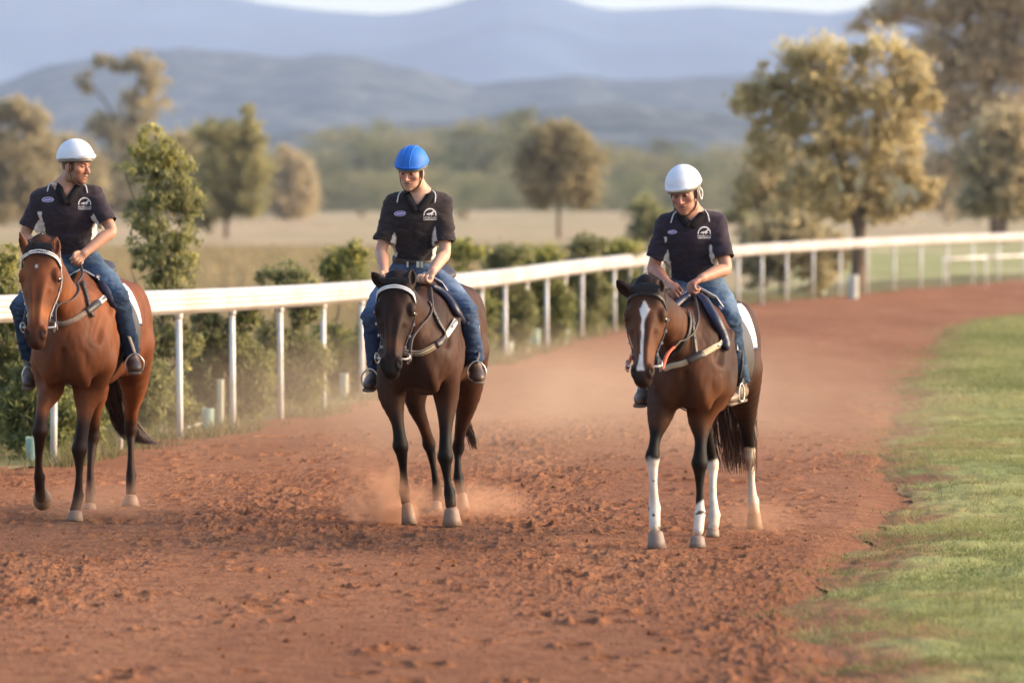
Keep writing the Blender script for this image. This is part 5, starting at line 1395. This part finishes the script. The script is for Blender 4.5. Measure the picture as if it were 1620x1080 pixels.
    if sp.get('seams'):
        for sd in (-1, 1):
            pts = []
            for t_ in np.linspace(R(12), R(168), 16):
                o_ = E(0, -.010, .045) + (ww * math.cos(t_) + wu * math.sin(t_)) * .3 + r * .045 * sd; h_ = sh_.near(o_ * .6 + (E(0, -.01, .045) + r * .045 * sd) * .4, .0005)[0]; pts.append(h_)
            mb = MB(); mb.tube(pts, .0028, 5); mb.build('seam', M_HELB2, hm)
        pts = [sh_.near(brim + wu * .022 + (r * math.cos(t_) + ww * math.sin(t_)) * .13, .0005)[0] for t_ in np.linspace(0, 2 * math.pi, 30)]
        mb = MB(); mb.tube(pts, .0035, 5); mb.build('seam', M_HELB2, hm)
    for s in (-1, 1):
        pts = catmull(np.array([E(s * .084, .01, .03), E(s * .080, .012, -.03), E(s * .064, .028, -.085), E(s * .03, .055, -.118), E(0, .062, -.124)]), 4)
        mb = MB(); mb.tube(pts, .0065, 6, flat=.5); mb.build('chin_strap', M_BLK, hm)
        if sp.get('hoop') and s == 1:
            pts = catmull(np.array([E(.092, -.02, .03), E(.098, -.045, -.01), E(.090, -.028, -.05), E(.092, -.004, -.02), E(.092, 0, .03)]), 4)
            mb = MB(); mb.tube(pts, .005, 6); mb.build('strap_loop', M_WHITE, hm)
    return dict(root=root, wr=wr, ss=ss)
M_BLK2 = mat('dark_collar_knit', (.018, .016, .018), .9, 60, .2, .3, 300, spec=.1, bdist=.003)
M_HELB2 = mat('blue_helmet_seam', (.03, .16, .70), .6, 12, .1, 0)

TAN, RED = (.44, .23, .15), (.42, .14, .085)
riders = []
riders.append(dict(seed=1, label='rider in a white helmet looking sideways past his shoulder, on the bright bay horse', torso_yaw=4,
    hipc=(122, 424, .62), waist=(114, 392, .60), chest=(107, 335, .52), neck=(104, 294, .48), hem=(116, 398, .60), hw=(.165, .195),
    sh=[(65, 314, .52), (147, 308, .50)], el=[(40, 372, .52), (176, 365, .42)], wr=[(66, 408, .30), (133, 401, .27)],
    hand=dict(L=((.6, -.5, -.55), (.3, -.4, -.8), 1), R=((-.62, -.35, -.60), (-.1, -.75, -.2), -1)),
    hip=[(98, 430, .60), (148, 430, .60)], kn=[(34, 486, .30), (187, 472, .30)], an=[(47, 566, .42), (209, 560, .40)], toe=[(45, 606, .22), (214, 583, .20)],
    head=(120, 262, .44), head_rot=(58, 6, 0), hs=1.0, sleeve=[.80, .80], skin=TAN, red=RED, hair=(.06, .03, .02), beard=.65,
    shirt=(.034, .024, .032), vbot=(105, 321, .35), vtop=[(91, 284, .42), (119, 284, .42)],
    collar=[[(93, 287), (94, 299), (99, 312), (104, 322)], [(126, 288), (121, 300), (113, 312), (106, 322)]],
    piping=[[(86, 287), (80, 293), (76, 304)], [(128, 288), (135, 295), (138, 306)]], badge=(134, 323, 10.6), oval=(76, 316, 9.5),
    denim=((.022, .038, .075), (.12, .185, .28)), helm=(.116, .140, .132), helm_tilt=-.14, brim=.042, helm_mat=M_HELW, peak=.050, peak_up=.35, panel=28))
riders.append(dict(seed=2, label='rider in a bright blue helmet and buckled belt, on the dark brown horse', torso_yaw=2,
    hipc=(657, 437, .62), waist=(655, 402, .60), chest=(658, 345, .53), neck=(663, 304, .50), hem=(654, 412, .60), hw=(.135, .185),
    sh=[(624, 322, .53), (700, 322, .53)], el=[(603, 398, .50), (704, 400, .46)], wr=[(608, 430, .28), (684, 430, .20)],
    hand=dict(L=((-.10, -.45, -.85), (.75, -.5, 0), -1), R=((-.45, -.40, -.75), (-.6, -.65, .2), -1)),
    hip=[(632, 444, .60), (684, 444, .60)], kn=[(590, 500, .30), (738, 492, .30)], an=[(594, 580, .42), (752, 570, .40)], toe=[(583, 610, .20), (757, 598, .18)],
    head=(651, 271, .42), head_rot=(-20, 13, -4), hs=.97, sleeve=[.80, .80], skin=(.52, .30, .21), red=(.50, .20, .15), hair=(.05, .028, .02),
    shirt=(.032, .024, .026), vbot=(659, 335, .36), vtop=[(645, 294, .42), (679, 294, .42)],
    collar=[[(640, 296), (643, 308), (651, 322), (658, 334)], [(683, 297), (680, 310), (670, 324), (660, 334)]],
    piping=[[(637, 304), (632, 310), (629, 321)], [(683, 303), (688, 309), (687, 321)]], badge=(680, 340, 10.2), oval=(633, 338, 9.2),
    denim=((.040, .065, .125), (.17, .24, .37)), helm=(.117, .138, .128), helm_tilt=.10, brim=.046, helm_mat=M_HELB, seams=True, peak=.045, belt=[(645, 418, 3, 9), (661, 418, 5, 10), (667, 418, 4, 10)], panel=26))
riders.append(dict(seed=3, label='older rider in a white helmet looking down, on the horse with white legs', torso_yaw=0,
    hipc=(1103, 462, .62), waist=(1099, 425, .60), chest=(1093, 375, .52), neck=(1092, 336, .48), hem=(1100, 440, .60), hw=(.160, .180),
    sh=[(1055, 356, .52), (1132, 352, .50)], el=[(1034, 424, .52), (1148, 424, .42)], wr=[(1056, 448, .32), (1110, 440, .24)],
    hand=dict(L=((.4, -.7, -.4), (.6, -.2, -.7), 1), R=((-.70, -.42, -.40), (-.15, -.25, -.9), 1)),
    hip=[(1078, 468, .60), (1128, 464, .60)], kn=[(1030, 520, .32), (1154, 508, .32)], an=[(1024, 600, .42), (1170, 606, .42)], toe=[(1012, 634, .20), (1150, 632, .22)],
    head=(1083, 306, .42), head_rot=(-20, 13, 6), hs=1.0, sleeve=[.80, .80], skin=(.43, .22, .15), red=(.42, .13, .09), hair=(.07, .05, .04),
    shirt=(.032, .022, .034), vbot=(1091, 358, .35), vtop=[(1076, 326, .42), (1108, 326, .42)],
    collar=[[(1072, 328), (1076, 339), (1084, 350), (1090, 358)], [(1116, 327), (1112, 340), (1102, 350), (1093, 358)]],
    piping=[[(1072, 336), (1066, 342), (1062, 353)], [(1114, 334), (1119, 341), (1121, 351)]], badge=(1114, 369, 10.4), oval=(1064, 367, 7.5),
    denim=((.028, .050, .090), (.15, .22, .32)), helm=(.118, .142, .132), helm_tilt=.08, brim=.048, helm_mat=M_HELW, peak=.045, hoop=True, jhem=.072, panel=34))
RID = [person(s, h) for s, h in zip(riders, HORSES)]
# ------------------------------------------------------------------ tack
def tack(hz, ts, rd):
    Hh, T, surf, Y0, lt, bk, f, a, l = hz['H'], hz['T'], hz['surf'], hz['Y0'], hz['lt'], hz['bk'], hz['f'], hz['a'], hz['l']
    up = np.array([0, 0, 1.0]); O, sc = hz['O'], hz['sc']; Q = lambda q: P(q[0], q[1], Y0 + q[2])
    who = ts['who']
    def near_path(pts, off, sub=3, sf=None):
        sf = sf or surf; pts = catmull(np.array(pts), sub); o = [sf.near(p, off) for p in pts]; return np.array([q[0] for q in o]), np.array([q[1] for q in o])
    # ---- bridle
    br = thing('bridle', Hh(.1, 0, 0), ts['bridle'], 'bridle')
    if ts['brow'] == 'white':
        for dt in (0, .022):
            p, n = near_path([Hh(.165 + dt, -.115, -.07), Hh(.115 + dt, -.085, -.015), Hh(.075 + dt, -.04, .03), Hh(.065 + dt, 0, .04), Hh(.075 + dt, .04, .03), Hh(.115 + dt, .085, -.015), Hh(.165 + dt, .115, -.07)], .012)
            mb = MB(); mb.tube(p, .0055, 6); mb.build('browband', M_WHITE, br)
        p, n = near_path([Hh(.18, -.115, -.07), Hh(.128, -.085, -.015), Hh(.088, -.04, .03), Hh(.078, 0, .04), Hh(.088, .04, .03), Hh(.128, .085, -.015), Hh(.18, .115, -.07)], .006)
        mb = MB(); ribbon(p, n, .024, .005, mb); mb.build('browband_backing', M_LEATH, br)
    else:
        p, n = near_path([Hh(.19, -.115, -.07), Hh(.14, -.085, -.015), Hh(.10, -.04, .03), Hh(.09, 0, .04), Hh(.10, .04, .03), Hh(.14, .085, -.015), Hh(.19, .115, -.07)], .004)
        mb = MB(); ribbon(p, n, .020, .004, mb); mb.build('browband', M_LEATH, br)
    for s in (-1, 1):
        p, n = near_path([Hh(.0, s * .08, -.07), Hh(.17, s * .12, -.08), Hh(.36, s * .12, -.10), Hh(.55, s * .10, -.10), Hh(.74, s * .08, -.085)], .005)
        mb = MB(); ribbon(p, n, .018, .005, mb); cp = mb.build('cheekpiece', ts['cheek'], br)
        for t in (.45, .62, .80, .93):
            q = p[int(t * (len(p) - 1))] + n[int(t * (len(p) - 1))] * .006; mb = MB(); mb.box(q, (.016, .012, .016)); mb.build('buckle', M_STEEL, cp, False)
        p, n = near_path([Hh(.17, s * .12, -.08), Hh(.33, s * .09, -.19), Hh(.40, s * .04, -.26)], .005)
        mb = MB(); ribbon(p, n, .014, .004, mb); mb.build('throat_lash', ts['cheek'], br)
        c = Hh(.79, s * .085, -.085); mb = MB(); rr = .031
        mb.tube([c + (a * math.cos(t) + unit(f * .9 + l * .25 * s) * math.sin(t)) * rr for t in np.linspace(0, 2 * math.pi, 19)], .0052, 6, cap=False); mb.build('bit_ring', M_STEEL, br)
    mb = MB(); mb.tube([Hh(.79, -.085, -.085), Hh(.80, 0, -.09), Hh(.79, .085, -.085)], .008, 6); mb.build('bit', M_STEEL, br)
    p, n = near_path([Hh(.0, -.08, -.07), Hh(-.045, 0, -.06), Hh(.0, .08, -.07)], .012)
    mb = MB(); ribbon(p, n, .022, .005, mb); mb.build('headpiece', M_LEATH, br)
    # reins
    hp = rd['wr']
    def rein(pts, s):
        m = catmull(np.array([Hh(.81, s * .09, -.10)] + [Q(q) for q in pts]), 6)
        for i_ in range(len(m)):
            h_, nn_ = hz['surfb'].near(m[i_], 0)
            if (m[i_] - h_) @ nn_ < .010: m[i_] = h_ + nn_ * .011
        n_ = len(m); cut = max(2, int(n_ * ts['rein_cut']))
        mb = MB(); mb.tube(m[cut:], .0095, 6, flat=.45); mb.build('rein', M_LEATH, br)
        mb = MB(); mb.tube(m[:cut + 1], .012, 6, flat=.5); mb.build('rein_end', ts['rein_end'], br)
    rein(ts['rein'], 1); rein(ts['rein_l'], -1)
    # ---- breastplate
    bp = thing('breastplate', T(0, -.1, 1.2), ts['breast'], 'breastplate')
    sb = hz['surfb']; pr = [sb.pix(x, y, .006) for x, y in ts['bp']]
    loc = [((p - O) @ lt, (p - O) @ bk, p[2]) for p, _ in pr]
    left = [sb.near(O - lt * q[0] + bk * q[1] + up * q[2], .006) for q in loc[::-1] if q[0] > abs(min(0, loc[0][0])) + .03]
    allp = [q[0] for q in left] + [q[0] for q in pr]
    pp, nn = near_path(allp, .007, 4, sb); L = len(pp); nl = len(left) * 4; rr_ = L - nl
    b0, b1 = int(nl + rr_ * ts['pad'][0]), int(nl + rr_ * ts['pad'][1])
    mb = MB(); ribbon(pp[:b1], nn[:b1], ts['bw'], .005, mb); st = mb.build('chest_band', ts['bmat'], bp)
    if ts.get('stripe'):
        for e in (-.28, .28):
            mb = MB(); q = []
            for i in range(0, b1): 
                t = unit(pp[min(i + 1, L - 1)] - pp[max(i - 1, 0)]); q.append(pp[i] + nn[i] * .0065 + np.cross(t, nn[i]) * ts['bw'] * e)
            mb.tube(q, .0035, 5); mb.build('band_stripe', M_TAN2, st)
    mb = MB(); ribbon(pp[b0:], nn[b0:] , ts['bw'] * 1.02, .008, mb); mb.build('end_strap', ts['endmat'], bp)
    i0 = int(nl + rr_ * ts['pad'][2]); mb = MB(); ribbon(pp[i0 - 3:i0 + 4], nn[i0 - 3:i0 + 4], ts['bw'] * 1.30, .012, mb); mb.build('loop', M_LEATH, bp)
    mb = MB(); ribbon(pp[-4:], nn[-4:], .014, .014, mb); mb.build('buckle', M_STEEL, bp)
    ns = [sb.pix(x, y, .006) for x, y in ts['neckstrap']]
    for s in (1, -1):
        q = [p if s == 1 else surf.near(O - lt * ((p - O) @ lt) + bk * ((p - O) @ bk) + up * p[2], .006)[0] for p, _ in ns]
        p, n = near_path(q, .008, 3, sb); mb = MB(); ribbon(p, n, .024, .006, mb); sp_ = mb.build('neck_strap', M_LEATH, bp)
        if s == 1:
            for t in (.25, .45, .65): mb = MB(); i = int(t * (len(p) - 1)); mb.box(p[i] + n[i] * .01, (.012, .010, .012)); mb.build('stud', M_STEEL, sp_, False)
    # ---- saddle cloth and saddle
    def sheet(name, m, parent, b0, b1, z0f, off, th, side, lab=None, nb=14, nz=12):
        g = []
        for i in range(nb):
            b = b0 + (b1 - b0) * i / (nb - 1); zt = 1.50; zb = z0f(b); row = []
            for j in range(nz):
                z = zt + (zb - zt) * j / (nz - 1)
                h_ = surf.cast(T(side * 1.0, b, z), -side * lt, off)
                if h_ is None: h_ = (T(side * .02, b, z + .0), lt * side)
                row.append(h_)
            # over the spine
            g.append(row)
        P_ = np.array([[q[0] for q in row] for row in g]); N_ = np.array([[q[1] for q in row] for row in g])
        w_ = np.sin(np.linspace(0, 9, nb))[:, None, None] * .003; P_ = P_ + N_ * w_
        A_ = P_.reshape(-1, 3); B_ = (P_ + N_ * th).reshape(-1, 3); k = nb * nz; fs = []
        for i in range(nb - 1):
            for j in range(nz - 1):
                q = (i * nz + j, i * nz + j + 1, (i + 1) * nz + j + 1, (i + 1) * nz + j); fs.append(q); fs.append(tuple(k + x for x in q[::-1]))
        bd = [i * nz for i in range(nb)] + [(nb - 1) * nz + j for j in range(1, nz)] + [i * nz + nz - 1 for i in range(nb - 2, -1, -1)] + [j for j in range(nz - 2, 0, -1)]
        for x, y in zip(bd, bd[1:] + bd[:1]): fs.append((x, y, k + y, k + x))
        o = mk(name, np.vstack([A_, B_]), fs, m, parent)
        return o, [B_[i * nz + nz - 1] for i in range(nb)], [A_[(nb - 1) * nz + j] for j in range(nz)]
    clothm = M_WHITE
    ct = thing('saddle_cloth', T(0, .7, 1.5), ts['cloth'], 'saddle cloth')
    for s in (-1, 1):
        o, edge, back = sheet('cloth_side', clothm, ct, .36, ts['cloth_b'], lambda b: ts['cloth_z'] + .0 * b, .006, .008, s)
        mb = MB(); mb.tube(edge, .008, 5); mb.build('edging', M_NAVY, o)
    mb = MB(); pts = [surf.near(T(x, .7, 1.6), .010)[0] for x in (-.16, -.08, 0, .08, .16)]
    nn2 = [surf.near(T(x, .7, 1.6), .010)[1] for x in (-.16, -.08, 0, .08, .16)]; ribbon(pts, nn2, .66 * sc, .008, mb); mb.build('cloth_top', clothm, ct)
    sd = thing('saddle', T(0, .55, 1.55), ts['saddle'], 'saddle')
    Z = Sdf()
    Z.chain([T(0, .42, 1.575), T(0, .55, 1.575), T(0, .78, 1.60), T(0, .90, 1.63)], np.array([.032, .04, .05, .045]) * sc, k=.03, n=lt, w=[1.6, 2.2, 3.0, 2.8], tag=1)
    v, fc = Z.mesh(.009, relax=2); mk('seat', v, fc, M_LEATH, sd)
    for s in (-1, 1):
        o, e, bck = sheet('flap', M_LEATH, sd, .40, .78, lambda b: 1.02 + .25 * max(0, b - .6), .018, .008, s)
    rp = [sb.pix(x, y, .020)[0] for x, y in ts['roll']]
    rp = [q if (q - O) @ bk < .62 else sb.near(P(x, y, Y0 + .36), .020)[0] for q, (x, y) in zip(rp, ts['roll'])]
    ll = [((p - O) @ lt, (p - O) @ bk, p[2]) for p in rp]
    for s in (1, -1):
        q = catmull(np.array([O + lt * s * w_[0] + bk * w_[1] + up * w_[2] for w_ in ll]), 4); n_ = len(q)
        rad = np.interp(np.linspace(0, 1, n_), [0, .15, .6, .93, 1], np.array([.6, .9, 1, .95, .35]) * ts['roll_r'])
        mb = MB(); mb.tube(q, list(rad), 12); mb.build('knee_roll', M_NAVY, sd)
        q2 = q + up * .018 + bk * .045 + lt * s * .010; mb = MB(); mb.tube(q2[4:-3], .006, 8); mb.build('pad_edge', M_BLK, sd)
    g = [surf.near(T(.40 * math.sin(t), .42, 1.18 - .42 * math.cos(t)), .008) for t in np.linspace(-R(105), R(105), 22)]
    mb = MB(); ribbon([q[0] for q in g], [q[1] for q in g], .055, .008, mb); mb.build('girth', M_LEATH, sd)
    for i, st in enumerate(ts['stirrup']):
        cx_, cy_, hw_, hh_, dy, tw = st
        c = Q((cx_, cy_, dy)); k = Y0 / 8100; w2, h2 = hw_ * k, hh_ * k; rx = unit(lt * math.cos(tw) + bk * math.sin(tw))
        pts = [c + rx * w2 * math.cos(t) * (1 if math.sin(t) < 0 else 1 - .25 * math.sin(t) ** 2) + up * h2 * (math.sin(t) if math.sin(t) > 0 else math.sin(t)) for t in np.linspace(R(-52), R(232), 20)]
        mb = MB(); mb.tube(pts, .0055, 6); ir = mb.build('stirrup_iron', M_STEEL, sd)
        mb = MB(); mb.tube([pts[0], pts[-1]], .008, 6); mb.build('tread', M_STEEL, ir)
        tc = c + up * h2; tp = Q((ts['leather'][i][0], ts['leather'][i][1], ts['leather'][i][2])) if who == 'l' and i else tc + up * .05 + bk * .12
        mb = MB(); ribbon(catmull(np.array([tp, (tp + tc) / 2 + lt * .004, tc]), 4), np.array([-bk * .7 + lt * (.7 if i else -.7)] * 9), .024, .005, mb); mb.build('stirrup_leather', ts.get('lmat', M_LEATH), sd)
M_TAN2 = mat('dark_stripe', (.16, .11, .07), .8, 30, .2, .1)
M_STRAP = mat('tan_webbing', (.30, .24, .18), .8, 40, .2, .2)
M_CREAM = mat('cream_webbing', (.50, .39, .26), .85, 30, .15, .3, 150)
M_GREYW = mat('grey_brown_webbing', (.20, .14, .11), .85, 30, .25, .3, 150)
M_WEND = mat('pale_webbing_end', (.66, .60, .52), .8, 30, .1, .2)
M_ORANGE = mat('orange_rubber', (.62, .085, .03), .6, 20, .1, .1)
M_WHITEL = mat('silver_braid', (.45, .43, .45), .5, 80, .3, .2)
M_DKBLUE = mat('navy_webbing', (.03, .035, .075), .6, 40, .3, .1)
tacks = [
    dict(who='l', bridle='bridle with a double white browband on the bright bay horse', brow='white', cheek=M_WHITEL, rein=[(88, 488, -.5), (104, 474, -.25), (118, 452, -.02), (130, 434, .12), (126, 414, .22)], rein_l=[(44, 480, -.5), (56, 440, -.1), (66, 412, .22)], rein_cut=.0, rein_end=M_LEATH,
         breast='grey brown breastplate with a pale buckled end on the bright bay horse', bp=[(95, 512), (111, 508), (126, 500), (139, 492), (152, 482), (164, 472)], bmat=M_GREYW, endmat=M_WEND, pad=(.70, .78, .68), bw=.036,
         neckstrap=[(131, 446), (134, 462), (140, 484), (146, 502)], cloth='white saddle cloth under the saddle of the bright bay horse', cloth_b=1.0, cloth_z=1.24, lmat=M_STRAP,
         saddle='dark racing saddle with navy knee roll on the bright bay horse', roll=[(147, 437), (155, 448), (164, 463), (174, 480), (184, 500)], roll_r=.030,
         stirrup=[(44, 594, 9, 15, .28, .3), (213, 576, 15, 17, .24, .25)], leather=[(42, 540, .36), (198, 520, .34)]),
    dict(who='m', bridle='bridle with a double white browband on the dark middle horse', brow='white', cheek=M_DKBLUE, rein=[(652, 536, -.5), (668, 512, -.25), (675, 486, .0), (676, 462, .15), (675, 448, .22)], rein_l=[(606, 530, -.5), (602, 480, -.1), (606, 440, .24)], rein_cut=.0, rein_end=M_LEATH,
         breast='cream breastplate with a dark edge stripe and white end on the dark middle horse', bp=[(640, 557), (662, 559), (676, 554), (688, 547), (699, 538), (710, 524), (719, 508)], bmat=M_CREAM, endmat=M_WEND, pad=(.64, .66, .62), bw=.036, stripe=True,
         neckstrap=[(677, 478), (686, 496), (694, 512), (702, 530)], cloth='white saddle cloth, hardly showing behind the leg, on the dark middle horse', cloth_b=.92, cloth_z=1.12,
         saddle='dark racing saddle with navy knee roll on the dark middle horse', roll=[(680, 456), (693, 463), (706, 476), (720, 497), (732, 515), (741, 532)], roll_r=.024,
         stirrup=[(585, 599, 15, 16, .24, -.25), (754, 588, 15, 17, .22, .25)], leather=[(588, 548, .34), (750, 545, .34)]),
    dict(who='r', bridle='dark bridle with orange rein ends on the horse with the white star', brow='dark', cheek=M_DKBLUE, rein=[(1056, 560, -.48), (1072, 543, -.3), (1088, 522, -.1), (1097, 500, .05), (1099, 480, .15), (1098, 462, .20)], rein_l=[(1006, 540, -.5), (1004, 500, -.1), (1060, 456, .24)], rein_cut=.28, rein_end=M_ORANGE,
         breast='cream breastplate with a brown leather loop on the horse with the white star', bp=[(1050, 580), (1063, 579), (1080, 575), (1095, 568), (1112, 560), (1128, 550), (1140, 541)], bmat=M_CREAM, endmat=M_CREAM, pad=(.56, .58, .54), bw=.034, stripe=False,
         neckstrap=[(1093, 500), (1095, 520), (1098, 542), (1101, 562)], cloth='white saddle cloth sticking out behind the leg on the horse with the white star', cloth_b=1.10, cloth_z=1.22,
         saddle='dark racing saddle with navy knee roll on the horse with the white star', roll=[(1103, 470), (1112, 480), (1122, 497), (1132, 515), (1141, 536), (1147, 556)], roll_r=.030,
         stirrup=[(1016, 622, 9, 17, .28, .3), (1173, 622, 7, 16, .30, 1.0)], leather=[(1018, 580, .36), (1168, 600, .36)]),
]
for hz_, t_, r_ in zip(HORSES, tacks, RID): tack(hz_, t_, r_)

# ------------------------------------------------------------------ dust kicked up by the hooves
def dust(name, c, rad, dens, label, sc_=5.0, thr=.45, col=(.86, .50, .32)):
    m, nt, b, out = nmat(name); nt.nodes.remove(b); L = nt.links
    pv = nd(nt, 'ShaderNodeVolumePrincipled'); pv.inputs['Color'].default_value = (*col, 1); pv.inputs['Anisotropy'].default_value = .3
    tc = nd(nt, 'ShaderNodeTexCoord'); no = nd(nt, 'ShaderNodeTexNoise', Scale=sc_, Detail=4.0, Roughness=.6); L.new(tc.outputs['Object'], no.inputs['Vector'])
    ln = nd(nt, 'ShaderNodeVectorMath', operation='LENGTH')
    dv = nd(nt, 'ShaderNodeVectorMath', operation='DIVIDE'); dv.inputs[1].default_value = rad; L.new(tc.outputs['Object'], dv.inputs[0]); L.new(dv.outputs[0], ln.inputs[0])
    fo = nd(nt, 'ShaderNodeMapRange'); fo.inputs[1].default_value = .15; fo.inputs[2].default_value = 1.0; fo.inputs[3].default_value = 1; fo.inputs[4].default_value = 0; L.new(ln.outputs['Value'], fo.inputs[0])
    mr = nd(nt, 'ShaderNodeMapRange'); mr.inputs[1].default_value = thr; mr.inputs[2].default_value = thr + .25; L.new(no.outputs[0], mr.inputs[0])
    mu = nd(nt, 'ShaderNodeMath', operation='MULTIPLY'); L.new(fo.outputs[0], mu.inputs[0]); L.new(mr.outputs[0], mu.inputs[1])
    m2 = nd(nt, 'ShaderNodeMath', operation='MULTIPLY'); m2.inputs[1].default_value = dens; L.new(mu.outputs[0], m2.inputs[0]); L.new(m2.outputs[0], pv.inputs['Density'])
    L.new(pv.outputs[0], out.inputs['Volume'])
    mb = MB(); n_ = 16
    vv = [np.array(c) + np.array(rad) * np.array([math.sin(p) * math.cos(q), math.sin(p) * math.sin(q), math.cos(p)]) for p in np.linspace(.02, math.pi - .02, 10) for q in np.linspace(0, 2 * math.pi, n_, endpoint=False)]
    fs = [(i * n_ + k, i * n_ + (k + 1) % n_, (i + 1) * n_ + (k + 1) % n_, (i + 1) * n_ + k) for i in range(9) for k in range(n_)] + [tuple(range(n_ - 1, -1, -1)), tuple(9 * n_ + k for k in range(n_))]
    mb.add(vv, [tuple(reversed(q)) for q in fs])
    o = mb.build('dust_cloud', m, smooth=False, loc=c); tag(o, label, None, None, 'stuff')
dust('dust_a', P(600, 792, 32.7), (.34, .5, .32), 16, 'red dust kicked up in front of the middle horse hoof', 6, .49)
dust('dust_b', P(628, 812, 32.9), (.16, .3, .13), 16, 'thick red dust at the middle horse hoof', 9, .30)
dust('dust_c', P(745, 800, 33.6), (.5, .9, .18), 1.6, 'thin dust behind the middle horse hooves', 5, .35)
dust('dust_d', P(1200, 820, 31.8), (.35, .8, .16), .8, 'thin dust behind the right horse hooves', 5, .35)
dust('dust_e', P(150, 800, 33.6), (.5, 1.0, .18), .8, 'thin dust behind the left horse hooves', 5, .35)
dust('dust_f', P(850, 640, 44), (4.2, 7.5, .75), .11, 'thin warm dust hanging over the track behind the horses', .9, .36, (.95, .72, .52))
